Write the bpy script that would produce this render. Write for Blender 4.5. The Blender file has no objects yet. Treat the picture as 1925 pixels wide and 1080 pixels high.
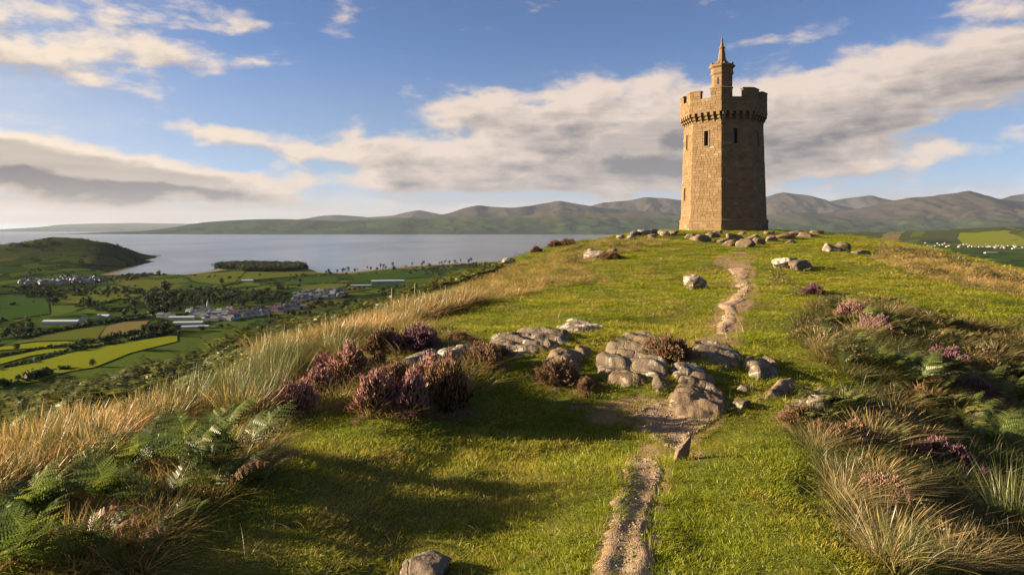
import bpy, bmesh, math, random
import numpy as np
from mathutils import Vector, Matrix, Euler

random.seed(7)
RNG = np.random.default_rng(11)
SC = bpy.context.scene
COL = SC.collection
PI = math.pi
rad = math.radians

# ------------------------------------------------------------------ camera
F = 1283.0            # focal length in photo pixels (1925 wide)
CX, HY = 962.5, 432.0  # optical axis x, horizon y
cam_d = bpy.data.cameras.new('camera')
cam = bpy.data.objects.new('camera', cam_d)
COL.objects.link(cam)
cam.location = (0, 0, 0)
cam.rotation_euler = (rad(90), 0, 0)
cam_d.sensor_width = 36.0
cam_d.lens = 36.0 * F / 1925.0
cam_d.shift_y = -(540.0 - HY) / 1925.0
cam_d.clip_start = 0.1
cam_d.clip_end = 200000.0
SC.camera = cam

SC.view_settings.view_transform = 'Standard'
SC.view_settings.look = 'None'
SC.view_settings.exposure = 2.08
SC.view_settings.gamma = 1.0
SC.view_settings.use_curve_mapping = False
SC.render.engine = 'CYCLES'
cy = SC.cycles
cy.use_denoising = True
cy.max_bounces = 6
cy.diffuse_bounces = 3
cy.glossy_bounces = 2
cy.transmission_bounces = 3
cy.transparent_max_bounces = 4
cy.volume_bounces = 0
cy.caustics_reflective = False
cy.caustics_refractive = False

# ------------------------------------------------------------------ sun + sky
SUN_AZ = rad(176)     # measured in the xy plane from +x: the sun stands to the left and a little ahead
SUN_EL = rad(14.5)
sun_dir = Vector((math.cos(SUN_AZ) * math.cos(SUN_EL), math.sin(SUN_AZ) * math.cos(SUN_EL), math.sin(SUN_EL)))
sd = bpy.data.lights.new('sun', 'SUN')
sd.energy = 5.0
sd.angle = rad(0.55)
sd.color = (1.0, 0.79, 0.50)
sun = bpy.data.objects.new('sun', sd)
COL.objects.link(sun)
sun.rotation_euler = sun_dir.to_track_quat('Z', 'Y').to_euler()

world = bpy.data.worlds.new('World')
SC.world = world
world.use_nodes = True


class NB:
    """small node-graph builder"""
    def __init__(s, tree):
        s.t = tree
        s.n = tree.nodes
        s.l = tree.links

    def put(s, sock, v):
        if v is None:
            return
        if isinstance(v, bpy.types.NodeSocket):
            s.l.new(v, sock)
        else:
            try:
                sock.default_value = v
            except Exception:
                sock.default_value = tuple(v) + (1.0,)

    def m(s, op, a, b=None, c=None, clamp=False):
        n = s.n.new('ShaderNodeMath')
        n.operation = op
        n.use_clamp = clamp
        for i, v in enumerate((a, b, c)):
            s.put(n.inputs[i], v)
        return n.outputs[0]

    def vm(s, op, a, b=None, scale=None):
        n = s.n.new('ShaderNodeVectorMath')
        n.operation = op
        s.put(n.inputs[0], a)
        s.put(n.inputs[1], b)
        if scale is not None:
            s.put(n.inputs['Scale'], scale)
        return n.outputs['Value'] if op in ('LENGTH', 'DOT_PRODUCT') else n.outputs[0]

    def mix(s, f, a, b, blend='MIX'):
        n = s.n.new('ShaderNodeMix')
        n.data_type = 'RGBA'
        n.blend_type = blend
        s.put(n.inputs[0], f)
        s.put(n.inputs[6], a if isinstance(a, bpy.types.NodeSocket) else tuple(a)[:3] + (1.0,))
        s.put(n.inputs[7], b if isinstance(b, bpy.types.NodeSocket) else tuple(b)[:3] + (1.0,))
        return n.outputs[2]

    def noise(s, vec, scale, detail=4, rough=0.55, out='Fac', dist=0.0):
        n = s.n.new('ShaderNodeTexNoise')
        s.put(n.inputs['Vector'], vec)
        n.inputs['Scale'].default_value = scale
        n.inputs['Detail'].default_value = detail
        n.inputs['Roughness'].default_value = rough
        n.inputs['Distortion'].default_value = dist
        return n.outputs[out]

    def voro(s, vec, scale, feature='F1', rnd=1.0):
        n = s.n.new('ShaderNodeTexVoronoi')
        n.feature = feature
        s.put(n.inputs['Vector'], vec)
        n.inputs['Scale'].default_value = scale
        n.inputs['Randomness'].default_value = rnd
        return n

    def ss(s, v, lo, hi, a=0.0, b=1.0):
        n = s.n.new('ShaderNodeMapRange')
        n.interpolation_type = 'SMOOTHSTEP'
        for i, x in enumerate((v, lo, hi, a, b)):
            s.put(n.inputs[i], x)
        return n.outputs[0]

    def comb(s, x, y, z):
        n = s.n.new('ShaderNodeCombineXYZ')
        for i, v in enumerate((x, y, z)):
            s.put(n.inputs[i], v)
        return n.outputs[0]

    def sep(s, v):
        n = s.n.new('ShaderNodeSeparateXYZ')
        s.put(n.inputs[0], v)
        return n.outputs

    def ramp(s, fac, stops, interp='LINEAR'):
        n = s.n.new('ShaderNodeValToRGB')
        n.color_ramp.interpolation = interp
        e = n.color_ramp.elements
        while len(e) < len(stops):
            e.new(0.5)
        for k, (p, c) in enumerate(stops):
            e[k].position = p
            e[k].color = tuple(c)[:3] + (1.0,)
        s.put(n.inputs[0], fac)
        return n.outputs[0]

    def attr(s, name, typ='GEOMETRY'):
        n = s.n.new('ShaderNodeAttribute')
        n.attribute_name = name
        n.attribute_type = typ
        return n.outputs


def build_world():
    nt = world.node_tree
    nt.nodes.clear()
    b = NB(nt)
    out = nt.nodes.new('ShaderNodeOutputWorld')
    tc = nt.nodes.new('ShaderNodeTexCoord')
    d0 = b.vm('NORMALIZE', tc.outputs['Generated'])
    sky = nt.nodes.new('ShaderNodeTexSky')
    sky.sky_type = 'NISHITA'
    sky.sun_disc = False
    sky.sun_elevation = SUN_EL
    sky.sun_rotation = PI / 2 - SUN_AZ
    sky.altitude = 4500
    sky.air_density = 0.62
    sky.dust_density = 2.0
    sky.ozone_density = 2.0
    bg = nt.nodes.new('ShaderNodeBackground')
    bg.inputs[1].default_value = SKY_STRENGTH
    nt.links.new(sky.outputs[0], bg.inputs[0])

    # cloud banks: (photo x, photo y, half width, half height, tilt, weight) -> azimuth / elevation on the sky sphere
    banks = [
        (215, 70, 240, 58, -0.03, 0.80), (110, 125, 170, 50, 0.10, 0.55), (330, 100, 90, 40, 0.1, 0.35), (420, 22, 140, 14, 0.14, 0.40),
        (20, 290, 150, 36, 0.10, 1.5), (130, 325, 220, 40, 0.08, 1.6), (300, 346, 170, 24, 0.03, 1.6), (30, 256, 110, 16, 0.1, 0.4),
        (450, 252, 130, 16, 0.08, 0.75), (610, 285, 150, 15, 0.10, 0.85),
        (850, 205, 70, 22, 0.06, 0.55), (960, 215, 160, 32, 0.04, 1.05), (1010, 300, 300, 32, 0.0, 0.95), (780, 275, 110, 22, 0.08, 0.75), (870, 330, 180, 18, 0.0, 0.85), (1120, 255, 150, 30, 0.0, 0.7),
        (1130, 180, 70, 28, 0.0, 0.8), (1250, 205, 150, 60, -0.15, 0.85), (1230, 300, 190, 42, -0.05, 0.85), (1620, 185, 300, 62, -0.20, 1.0), (1880, 110, 200, 60, -0.2, 0.85), (1500, 225, 220, 40, -0.1, 0.5),
        (1520, 285, 260, 26, -0.04, 0.65), (1780, 290, 240, 17, -0.08, 0.85), (1600, 322, 260, 12, -0.03, 0.5), (1700, 225, 200, 20, -0.05, 0.4),
        (1880, 10, 110, 26, -0.1, 0.5), (1180, 68, 60, 9, -0.05, 0.34), (1420, 85, 90, 10, -0.15, 0.25), (480, 118, 22, 5, 0.1, 0.35), (175, 180, 22, 6, 0.05, 0.4), (760, 112, 24, 7, 0.0, 0.25), (1690, 62, 60, 12, -0.2, 0.3),
        (760, 350, 420, 20, 0.0, 0.62), (1350, 345, 300, 12, 0.0, 0.45), (130, 388, 420, 10, 0.0, 0.42), (560, 378, 330, 11, 0.0, 0.5), (1050, 345, 140, 8, 0.0, 0.35), (1560, 355, 200, 6, 0.0, 0.35),
        # beyond the frame the cover goes on in the same manner
        (-700, 120, 420, 80, 0.05, 0.6), (3400, 150, 900, 90, 0.0, 0.7), (-2500, 200, 900, 60, 0.0, 0.5),
        (700, -330, 500, 120, 0.1, 0.5), (1700, -420, 500, 130, -0.1, 0.6),
    ]
    holes = [(1830, 346, 170, 12, -0.05, 0.6), (1840, 240, 130, 10, -0.12, 0.6), (700, 120, 320, 70, 0.0, 0.45), (1250, 60, 330, 60, -0.08, 0.35),
             (480, 190, 280, 40, 0.0, 0.40), (1700, 30, 130, 26, -0.2, 0.3), (1130, 238, 26, 8, 0.0, 0.4)]

    def density(d):
        wv = b.noise(d, 7.0, 4, 0.55, 'Color')
        ws = b.sep(wv)
        xyz = b.sep(d)
        hor = b.m('SQRT', b.m('ADD', b.m('MULTIPLY', xyz[0], xyz[0]), b.m('MULTIPLY', xyz[1], xyz[1])))
        az = b.m('ARCTAN2', xyz[0], xyz[1])
        el = b.m('DIVIDE', xyz[2], b.m('MAXIMUM', hor, 0.02))
        az = b.m('MULTIPLY_ADD', b.m('SUBTRACT', ws[0], 0.5), 0.16, az)
        el = b.m('MULTIPLY_ADD', b.m('SUBTRACT', ws[1], 0.5), 0.050, el)
        tot = None
        for lst, sg in ((banks, 1.0), (holes, -1.0)):
            for (px, py, sx, sy, tl, w) in lst:
                ca = math.atan((px - CX) / F)
                k = math.cos(ca)
                ce = (HY - py) / F * k
                sa = sx / F * k * k
                se = sy / F * k
                da = b.m('SUBTRACT', az, ca)
                de = b.m('MULTIPLY_ADD', da, tl, b.m('SUBTRACT', el, ce))
                da2 = b.m('MULTIPLY', da, 1.0 / sa)
                de2 = b.m('MULTIPLY', de, 1.0 / se)
                q = b.m('MULTIPLY_ADD', da2, da2, b.m('MULTIPLY', de2, de2))
                g = b.m('MULTIPLY', b.m('POWER', 2.718, b.m('MULTIPLY', q, -0.8)), w * sg)
                tot = g if tot is None else b.m('ADD', tot, g)
        # streaky fine structure, flattened towards the horizon like real cloud decks
        p = b.comb(xyz[0], xyz[1], b.m('MULTIPLY', xyz[2], 2.4))
        n1 = b.noise(p, 10.5, 10, 0.56, dist=0.15)
        n2 = b.noise(p, 2.0, 3, 0.5)
        r = b.m('MULTIPLY_ADD', b.m('SUBTRACT', n1, 0.5), 3.3, tot)
        r = b.m('MULTIPLY_ADD', b.m('SUBTRACT', n2, 0.5), 0.4, r)
        return r

    dn = density(d0)
    right = Vector((0, 0, 1)).cross(sun_dir).normalized()
    off = (sun_dir + Vector((0, 0, 0.55))) * 0.022
    d1 = b.vm('NORMALIZE', b.vm('ADD', d0, tuple(off)))
    dn1 = density(d1)
    zz = b.sep(d0)[2]
    st = b.noise(b.vm('MULTIPLY', d0, (1.0, 1.0, 9.0)), 7.0, 8, 0.6, dist=0.4)      # thin streaks
    stv = b.m('SUBTRACT', st, 0.5)
    veil = b.m('MULTIPLY', b.ss(zz, 0.02, 0.085, 1.0, 0.0), b.ss(st, 0.30, 0.62, 0.80, 0.99))
    thin = b.m('MULTIPLY', b.ss(b.vm('DOT_PRODUCT', d0, tuple(sun_dir)), 0.45, 0.95), b.ss(st, 0.25, 0.7, 0.25, 0.60))
    veil = b.m('MAXIMUM', veil, thin)
    cover = b.m('MAXIMUM', b.ss(b.m('MULTIPLY_ADD', stv, 0.45, dn), 0.08, 0.85), veil)
    thick = b.ss(b.m('MULTIPLY_ADD', stv, 0.6, dn), 0.50, 2.05)
    dire = b.m('MULTIPLY_ADD', b.m('SUBTRACT', dn, dn1), 0.95, 0.50, clamp=True)   # sunward side brighter
    lit = b.m('MULTIPLY_ADD', thick, -0.88, b.m('MULTIPLY_ADD', dire, 0.85, b.m('MULTIPLY_ADD', stv, -0.5, 0.50)), clamp=True)
    sdot = b.vm('DOT_PRODUCT', d0, tuple(sun_dir))
    glow = b.ss(sdot, 0.1, 1.0)
    bright = b.mix(glow, (0.56, 0.46, 0.385), (0.68, 0.565, 0.42))
    dark = b.mix(glow, (0.165, 0.150, 0.152), (0.090, 0.074, 0.066))
    ccol = b.mix(lit, dark, bright)
    low = b.ss(zz, 0.01, 0.10, 1.0, 0.0)
    hcol = b.mix(glow, (0.36, 0.31, 0.285), (0.42, 0.265, 0.15))
    ccol = b.mix(b.m('MULTIPLY', low, b.m('MULTIPLY_ADD', b.ss(dn, 0.6, 1.3), -0.6, 0.85)), ccol, hcol)
    cbg = nt.nodes.new('ShaderNodeBackground')
    nt.links.new(ccol, cbg.inputs[0])
    cbg.inputs[1].default_value = CLOUD_GAIN
    # thin high haze that pales the blue towards the horizon
    hbg = nt.nodes.new('ShaderNodeBackground')
    nt.links.new(b.mix(glow, (0.235, 0.265, 0.20), (0.47, 0.44, 0.36)), hbg.inputs[0])
    hbg.inputs[1].default_value = CLOUD_GAIN
    mh = nt.nodes.new('ShaderNodeMixShader')
    nt.links.new(b.m('ADD', b.ss(zz, 0.06, 0.28, 0.50, 0.02), b.m('MULTIPLY', b.ss(glow, 0.3, 0.9), 0.18)), mh.inputs[0])
    nt.links.new(bg.outputs[0], mh.inputs[1]); nt.links.new(hbg.outputs[0], mh.inputs[2])
    mx = nt.nodes.new('ShaderNodeMixShader')
    up = b.ss(zz, -0.01, 0.015)
    nt.links.new(b.m('MULTIPLY', b.m('MULTIPLY', cover, 0.94), up), mx.inputs[0])
    nt.links.new(mh.outputs[0], mx.inputs[1])
    nt.links.new(cbg.outputs[0], mx.inputs[2])
    nt.links.new(mx.outputs[0], out.inputs[0])


SKY_STRENGTH = 0.050
CLOUD_GAIN = 0.36
build_world()
world.cycles.sampling_method = 'MANUAL'
world.cycles.sample_map_resolution = 512

# ------------------------------------------------------------------ helpers
def tag(o, label=None, cat=None, group=None, kind=None):
    if label: o['label'] = label
    if cat: o['category'] = cat
    if group: o['group'] = group
    if kind: o['kind'] = kind
    return o


def make_mesh(name, V, faces, mats=(), fmat=None, attrs=None, smooth=True):
    """V (n,3); faces: list of (k,m) int arrays (m = 3 or 4); attrs: {name: (n,) float or (n,3|4) colour}, fmat per face"""
    me = bpy.data.meshes.new(name)
    V = np.asarray(V, dtype=np.float32)
    if not isinstance(faces, (list, tuple)):
        faces = [faces]
    faces = [np.asarray(f, dtype=np.int32) for f in faces if len(f)]
    nl = sum(f.size for f in faces)
    npoly = sum(len(f) for f in faces)
    me.vertices.add(len(V))
    me.vertices.foreach_set('co', V.ravel())
    if npoly:
        me.loops.add(nl)
        me.polygons.add(npoly)
        me.loops.foreach_set('vertex_index', np.concatenate([f.ravel() for f in faces]))
        sizes = np.concatenate([np.full(len(f), f.shape[1], dtype=np.int32) for f in faces])
        st = np.zeros(npoly, dtype=np.int32)
        st[1:] = np.cumsum(sizes)[:-1]
        me.polygons.foreach_set('loop_start', st)
        me.polygons.foreach_set('loop_total', sizes)
        if fmat is not None:
            me.polygons.foreach_set('material_index', np.asarray(fmat, dtype=np.int32))
        me.polygons.foreach_set('use_smooth', np.full(npoly, smooth, dtype=bool))
    for m in mats:
        me.materials.append(m)
    if attrs:
        for k, a in attrs.items():
            a = np.asarray(a, dtype=np.float32)
            if a.ndim == 1:
                me.attributes.new(k, 'FLOAT', 'POINT').data.foreach_set('value', a)
            else:
                if a.shape[1] == 3:
                    a = np.hstack([a, np.ones((len(a), 1), np.float32)])
                me.attributes.new(k, 'FLOAT_COLOR', 'POINT').data.foreach_set('color', a.ravel())
    me.update()
    me.validate()
    return me


def obj(name, me, parent=None, loc=None, rot=None, scale=None):
    o = bpy.data.objects.new(name, me)
    COL.objects.link(o)
    if parent is not None:
        o.parent = parent
    if loc is not None: o.location = loc
    if rot is not None: o.rotation_euler = rot
    if scale is not None: o.scale = scale
    return o


def empty(name, loc, rz=0.0):
    o = bpy.data.objects.new(name, None)
    o.empty_display_size = 0.2
    COL.objects.link(o)
    o.location = loc
    o.rotation_euler = (0, 0, rz)
    return o


def copy_tree(o, parent=None):
    c = o.copy()
    COL.objects.link(c)
    if parent is not None:
        c.parent = parent
    for ch in list(o.children):
        copy_tree(ch, c)
    return c


class MB:
    """collects polygons for one mesh"""
    def __init__(s):
        s.v, s.q, s.t, s.a = [], [], [], []
        s.n = 0

    def add(s, V, Q=None, T=None, a=None):
        V = np.asarray(V, dtype=np.float64).reshape(-1, 3)
        s.v.append(V)
        if Q is not None and len(Q): s.q.append(np.asarray(Q) + s.n)
        if T is not None and len(T): s.t.append(np.asarray(T) + s.n)
        if a is not None:
            a = np.asarray(a, dtype=np.float64)
            s.a.append(np.broadcast_to(a, (len(V),) + a.shape[1:]) if a.ndim and len(a) == len(V) else np.broadcast_to(a, (len(V),) + a.shape))
        s.n += len(V)

    def box(s, c, size, M=None, a=None, top=1.0):
        hx, hy, hz = np.array(size) / 2
        P = np.array([[-hx, -hy, -hz], [hx, -hy, -hz], [hx, hy, -hz], [-hx, hy, -hz],
                      [-hx * top, -hy * top, hz], [hx * top, -hy * top, hz], [hx * top, hy * top, hz], [-hx * top, hy * top, hz]])
        if M is not None: P = P @ np.array(M).T
        P = P + np.array(c)
        s.add(P, [[0, 3, 2, 1], [4, 5, 6, 7], [0, 1, 5, 4], [1, 2, 6, 5], [2, 3, 7, 6], [3, 0, 4, 7]], a=a)

    def rings(s, rings, close_top=True, close_bot=False, a=None):
        """rings: list of (n,3) arrays with the same n"""
        n = len(rings[0])
        V = np.vstack(rings)
        Q = []
        for k in range(len(rings) - 1):
            i = np.arange(n); j = (i + 1) % n
            Q.append(np.stack([k * n + i, k * n + j, (k + 1) * n + j, (k + 1) * n + i], 1))
        Q = np.vstack(Q)
        T = []
        if close_top:
            b0 = (len(rings) - 1) * n
            T += [[b0, b0 + i, b0 + i + 1] for i in range(1, n - 1)]
        if close_bot:
            T += [[0, i + 1, i] for i in range(1, n - 1)]
        s.add(V, Q, T if T else None, a=a)

    def mesh(s, name, mats=(), aname=None, smooth=False):
        V = np.vstack(s.v)
        fs = []
        if s.q: fs.append(np.vstack(s.q))
        if s.t: fs.append(np.vstack(s.t))
        at = None
        if aname and s.a:
            at = {aname: np.concatenate(s.a)}
        return make_mesh(name, V, fs, mats, attrs=at, smooth=smooth)


# ---- numpy noise
_perm = np.random.default_rng(5).integers(0, 1 << 16, 4096)

def _h(ix, iy, iz=0):
    a = _perm[(ix & 4095)]
    a = _perm[(a + iy) & 4095]
    a = _perm[(a + iz) & 4095]
    return a / 65535.0

def vnoise2(x, y, seed=0):
    xi = np.floor(x).astype(np.int64); yi = np.floor(y).astype(np.int64)
    fx = x - xi; fy = y - yi
    u = fx * fx * fx * (fx * (fx * 6 - 15) + 10); v = fy * fy * fy * (fy * (fy * 6 - 15) + 10)
    g = lambda a, c: _h(a, c, seed)
    return (g(xi, yi) * (1 - u) + g(xi + 1, yi) * u) * (1 - v) + (g(xi, yi + 1) * (1 - u) + g(xi + 1, yi + 1) * u) * v

def fbm2(x, y, oct=4, seed=0, gain=0.5):
    s = 0; a = 1.0; t = 0
    for k in range(oct):
        s = s + a * (vnoise2(x * 2 ** k + 17.3 * k, y * 2 ** k - 9.1 * k, seed + k) - 0.5); t += a; a *= gain
    return s / t * 2

def vnoise3(p, seed=0):
    i = np.floor(p).astype(np.int64); f = p - i
    u = f * f * (3 - 2 * f)
    r = 0
    for dx in (0, 1):
        for dy in (0, 1):
            for dz in (0, 1):
                w = (u[:, 0] if dx else 1 - u[:, 0]) * (u[:, 1] if dy else 1 - u[:, 1]) * (u[:, 2] if dz else 1 - u[:, 2])
                r = r + w * _h(i[:, 0] + dx + seed * 13, i[:, 1] + dy, i[:, 2] + dz)
    return r

def fbm3(p, oct=4, seed=0, gain=0.5):
    s = 0; a = 1.0; t = 0
    for k in range(oct):
        s = s + a * (vnoise3(p * 2 ** k + 7.7 * k, seed + k) - 0.5); t += a; a *= gain
    return s / t * 2


def sstep(x, a, b):
    t = np.clip((x - a) / (b - a), 0, 1)
    return t * t * (3 - 2 * t)


def in_poly(x, y, P):
    P = np.asarray(P); r = np.zeros(np.shape(x), bool)
    n = len(P); j = n - 1
    for i in range(n):
        xi, yi = P[i]; xj, yj = P[j]
        if yi != yj:
            c = ((yi > y) != (yj > y)) & (x < (xj - xi) * (y - yi) / (yj - yi) + xi)
            r ^= c
        j = i
    return r

def near_poly(x, y, P, closed=True):
    """nearest point on the polyline, distance"""
    P = np.asarray(P, float)
    n = len(P)
    bd = np.full(np.shape(x), 1e30); bx = np.zeros(np.shape(x)); by = np.zeros(np.shape(x)); bt = np.zeros(np.shape(x))
    for i in range(n if closed else n - 1):
        a = P[i]; c = P[(i + 1) % n]; e = c - a
        t = np.clip(((x - a[0]) * e[0] + (y - a[1]) * e[1]) / (e @ e + 1e-12), 0, 1)
        qx = a[0] + t * e[0]; qy = a[1] + t * e[1]
        d = np.hypot(x - qx, y - qy)
        m = d < bd
        bd = np.where(m, d, bd); bx = np.where(m, qx, bx); by = np.where(m, qy, by); bt = np.where(m, i + t, bt)
    return bx, by, bd, bt

# ------------------------------------------------------------------ terrain of the near hill
CTRL = [(960, 1080, 4.5), (1180, 1080, 4.4), (600, 1080, 4.45), (250, 1080, 4.3), (-100, 1080, 4.3), (1500, 1080, 4.3), (1700, 1080, 4.4), (1925, 1090, 5.3), (2300, 1100, 5.6),
        (0, 940, 5.9), (220, 915, 5.85), (380, 890, 6.0), (520, 880, 6.05), (700, 1000, 5.25), (820, 930, 6.1), (900, 880, 6.75), (1200, 880, 6.75), (1500, 890, 6.6), (1640, 900, 6.5), (1760, 920, 7.2), (1925, 930, 7.4),
        (560, 800, 8.4), (900, 790, 8.8), (1100, 775, 9.1), (1240, 800, 8.5), (1420, 790, 8.7), (1640, 775, 9.0), (1740, 810, 9.3), (1925, 790, 10.3),
        (640, 720, 9.9), (700, 705, 9.8), (800, 700, 9.75), (900, 700, 10.3), (1000, 700, 10.4), (1150, 695, 10.15), (1300, 700, 10.1), (1500, 690, 10.9), (1650, 660, 11.9), (1760, 700, 12.2), (1900, 690, 13.4),
        (560, 700, 10.9), (640, 650, 12.2), (850, 648, 11.6), (1000, 645, 11.7), (1200, 648, 11.5), (1330, 655, 11.5), (1430, 660, 12.2),
        (1000, 605, 16.2), (1200, 605, 16.4), (1370, 615, 15.8), (1500, 600, 16.5), (1660, 590, 17), (1925, 615, 17.8),
        (750, 612, 17.0), (900, 575, 21), (1100, 560, 23.5), (1300, 555, 24), (1550, 545, 25), (1800, 550, 25),
        (1000, 540, 28), (1200, 520, 33), (1400, 515, 33.5), (1650, 510, 34), (1850, 515, 34),
        (1100, 490, 44), (1250, 480, 47), (1400, 478, 48), (1600, 475, 48),
        (1200, 455, 60), (1300, 452, 64), (1400, 452, 64), (1550, 452, 63), (1680, 460, 58),
        (1260, 436, 75), (1359, 435.0, 75), (1359, 433, 82), (1450, 435, 75), (1560, 439, 74),
        # rim of the plateau (ground under the vegetation)
        (-80, 830, 9.6), (0, 805, 10.2), (150, 765, 12), (300, 720, 15), (430, 672, 18.5), (550, 625, 23.5), (650, 597, 28), (750, 567, 34), (850, 530, 41),
        (950, 497, 50), (1050, 464, 60), (1130, 449, 67), (1200, 438, 74),
        (1620, 445, 72), (1700, 462, 60), (1800, 485, 49), (1925, 512, 41), (2050, 560, 30), (2300, 640, 18)]

def pd(px, py, d):
    return ((px - CX) / F * d, d, -(py - HY) / F * d)

_C = np.array([pd(*c) for c in CTRL] + [(-5.5, 0, -2.4), (0, 0, -2.25), (5, 0, -2.2), (0, -8, -2.4), (-8, -8, -2.8), (9, -8, -2.3), (16, 4, -2.4), (24.7, 92, -0.6), (34, 88, -0.9)])

def _tps_fit(C, lam):
    n = len(C)
    r = np.hypot(C[:, None, 0] - C[None, :, 0], C[:, None, 1] - C[None, :, 1]) / 20
    K = np.where(r > 0, r * r * np.log(r + 1e-12), 0) + lam * np.eye(n)
    P = np.hstack([np.ones((n, 1)), C[:, :2] / 20])
    A = np.block([[K, P], [P.T, np.zeros((3, 3))]])
    return np.linalg.solve(A, np.concatenate([C[:, 2], np.zeros(3)]))

_W = _tps_fit(_C, 2e-4)

def tps(x, y):
    sh = np.shape(x)
    x = np.ravel(x); y = np.ravel(y)
    out = np.empty(len(x))
    for s in range(0, len(x), 40000):
        a = x[s:s + 40000, None]; c = y[s:s + 40000, None]
        r2 = ((a - _C[None, :, 0]) ** 2 + (c - _C[None, :, 1]) ** 2) / 400
        K = 0.5 * r2 * np.log(r2 + 1e-12)
        out[s:s + 40000] = K @ _W[:-3] + _W[-3] + _W[-2] * a[:, 0] / 20 + _W[-1] * c[:, 0] / 20
    return out.reshape(sh)

RIM = np.array([(-9, -10), (-8.3, 4), (-7.7, 10.2), (-7.8, 15), (-7.7, 18.5), (-7.6, 23.5), (-6.9, 28), (-5.6, 34), (-3.6, 41), (-0.5, 50), (4, 60), (9, 67), (13.8, 74.5),
                (16.5, 82), (19, 91), (25, 96), (32.5, 92), (36.5, 82), (36.8, 72), (34.5, 60), (32, 49), (30.8, 41), (26, 30), (21, 18), (17, 5), (13, -10)])

PATH_SINK = []
def ground(x, y):
    x = np.asarray(x, float); y = np.asarray(y, float)
    ins = in_poly(x, y, RIM)
    qx, qy, d, _ = near_poly(x, y, RIM)
    d = np.where(ins, 0, d)
    sx = np.where(ins, x, qx); sy = np.where(ins, y, qy)
    z = tps(sx, sy)
    z = z - 0.66 * d * d / (d + 3.2)
    far = sstep(d, 5, 60)
    z = z + far * fbm2(x / 28, y / 28, 3, 3) * 3.0
    r = np.hypot(x, y)
    fade = np.clip(r / 3.0, 0, 1)
    fine = fade * np.clip(1 - (r - 11) / 12, 0, 1)
    z = z + fade * 0.085 * fbm2(x / 1.7, y / 1.7, 2, 9) + fine * (0.05 * fbm2(x / 0.75, y / 0.75, 2, 15) + 0.022 * fbm2(x / 0.42, y / 0.42, 2, 21)) + 0.14 * fbm2(x / 5.5, y / 5.5, 2, 31) * np.clip(r / 12, 0, 1)
    # worn hollow of the path
    for P, dep in PATH_SINK:
        m = (x > P[:, 0].min()) & (x < P[:, 0].max()) & (y > P[:, 1].min()) & (y < P[:, 1].max())
        if not np.any(m): continue
        ii = in_poly(x, y, P) & m
        _, _, dd, _ = near_poly(x, y, P)
        z = z - np.where(ii, dep * sstep(dd, 0, 0.16), 0)
    return np.maximum(z, -158)

def gp(px, py, tmax=140.0):
    """where the view ray through a photo pixel meets the hill"""
    dx = (px - CX) / F; dz = -(py - HY) / F
    t = np.geomspace(2.5, tmax, 700)
    g = dz * t - ground(dx * t, t)
    k = np.nonzero(g < 0)[0]
    if len(k) == 0:
        return None
    k = max(int(k[0]), 1)
    lo, hi = t[k - 1], t[k]
    tt = np.linspace(lo, hi, 40)
    g = dz * tt - ground(dx * tt, tt)
    kk = np.nonzero(g < 0)[0]
    d = tt[int(kk[0])] if len(kk) else hi
    return np.array((dx * d, d, dz * d))

def gp_poly(pts):
    r = []
    for (px, py) in pts:
        p = gp(px, py)
        if p is None:
            raise ValueError('pixel off the hill %s' % ((px, py),))
        r.append(p[:2])
    return np.array(r)
# ------------------------------------------------------------------ materials
def new_mat(name):
    m = bpy.data.materials.new(name)
    m.use_nodes = True
    m.node_tree.nodes.clear()
    b = NB(m.node_tree)
    out = m.node_tree.nodes.new('ShaderNodeOutputMaterial')
    return m, b, out

def principled(b, out, col, rough=0.9, spec=0.2, bump=None, bstr=0.3, bdist=0.02, metallic=0.0):
    p = b.n.new('ShaderNodeBsdfPrincipled')
    b.put(p.inputs['Base Color'], col if isinstance(col, bpy.types.NodeSocket) else tuple(col)[:3] + (1.0,))
    b.put(p.inputs['Roughness'], rough)
    p.inputs['Specular IOR Level'].default_value = spec
    p.inputs['Metallic'].default_value = metallic
    if bump is not None:
        n = b.n.new('ShaderNodeBump')
        n.inputs['Strength'].default_value = bstr
        n.inputs['Distance'].default_value = bdist
        b.put(n.inputs['Height'], bump)
        b.l.new(n.outputs[0], p.inputs['Normal'])
    b.l.new(p.outputs[0], out.inputs[0])
    return p

def leaf_shader(b, out, col, trans=0.35, gloss=0.06, rough=0.5, tcol=None):
    d = b.n.new('ShaderNodeBsdfDiffuse')
    b.put(d.inputs[0], col)
    t = b.n.new('ShaderNodeBsdfTranslucent')
    b.put(t.inputs[0], tcol if tcol is not None else col)
    m1 = b.n.new('ShaderNodeMixShader')
    m1.inputs[0].default_value = trans
    b.l.new(d.outputs[0], m1.inputs[1]); b.l.new(t.outputs[0], m1.inputs[2])
    if gloss > 0:
        g = b.n.new('ShaderNodeBsdfGlossy')
        g.inputs[0].default_value = (1, 1, 1, 1)
        g.inputs['Roughness'].default_value = rough
        m2 = b.n.new('ShaderNodeMixShader')
        m2.inputs[0].default_value = gloss
        b.l.new(m1.outputs[0], m2.inputs[1]); b.l.new(g.outputs[0], m2.inputs[2])
        b.l.new(m2.outputs[0], out.inputs[0])
    else:
        b.l.new(m1.outputs[0], out.inputs[0])

def geo_pos(b):
    return b.n.new('ShaderNodeNewGeometry').outputs['Position']

def obj_rand(b):
    return b.n.new('ShaderNodeObjectInfo').outputs['Random']


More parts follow.
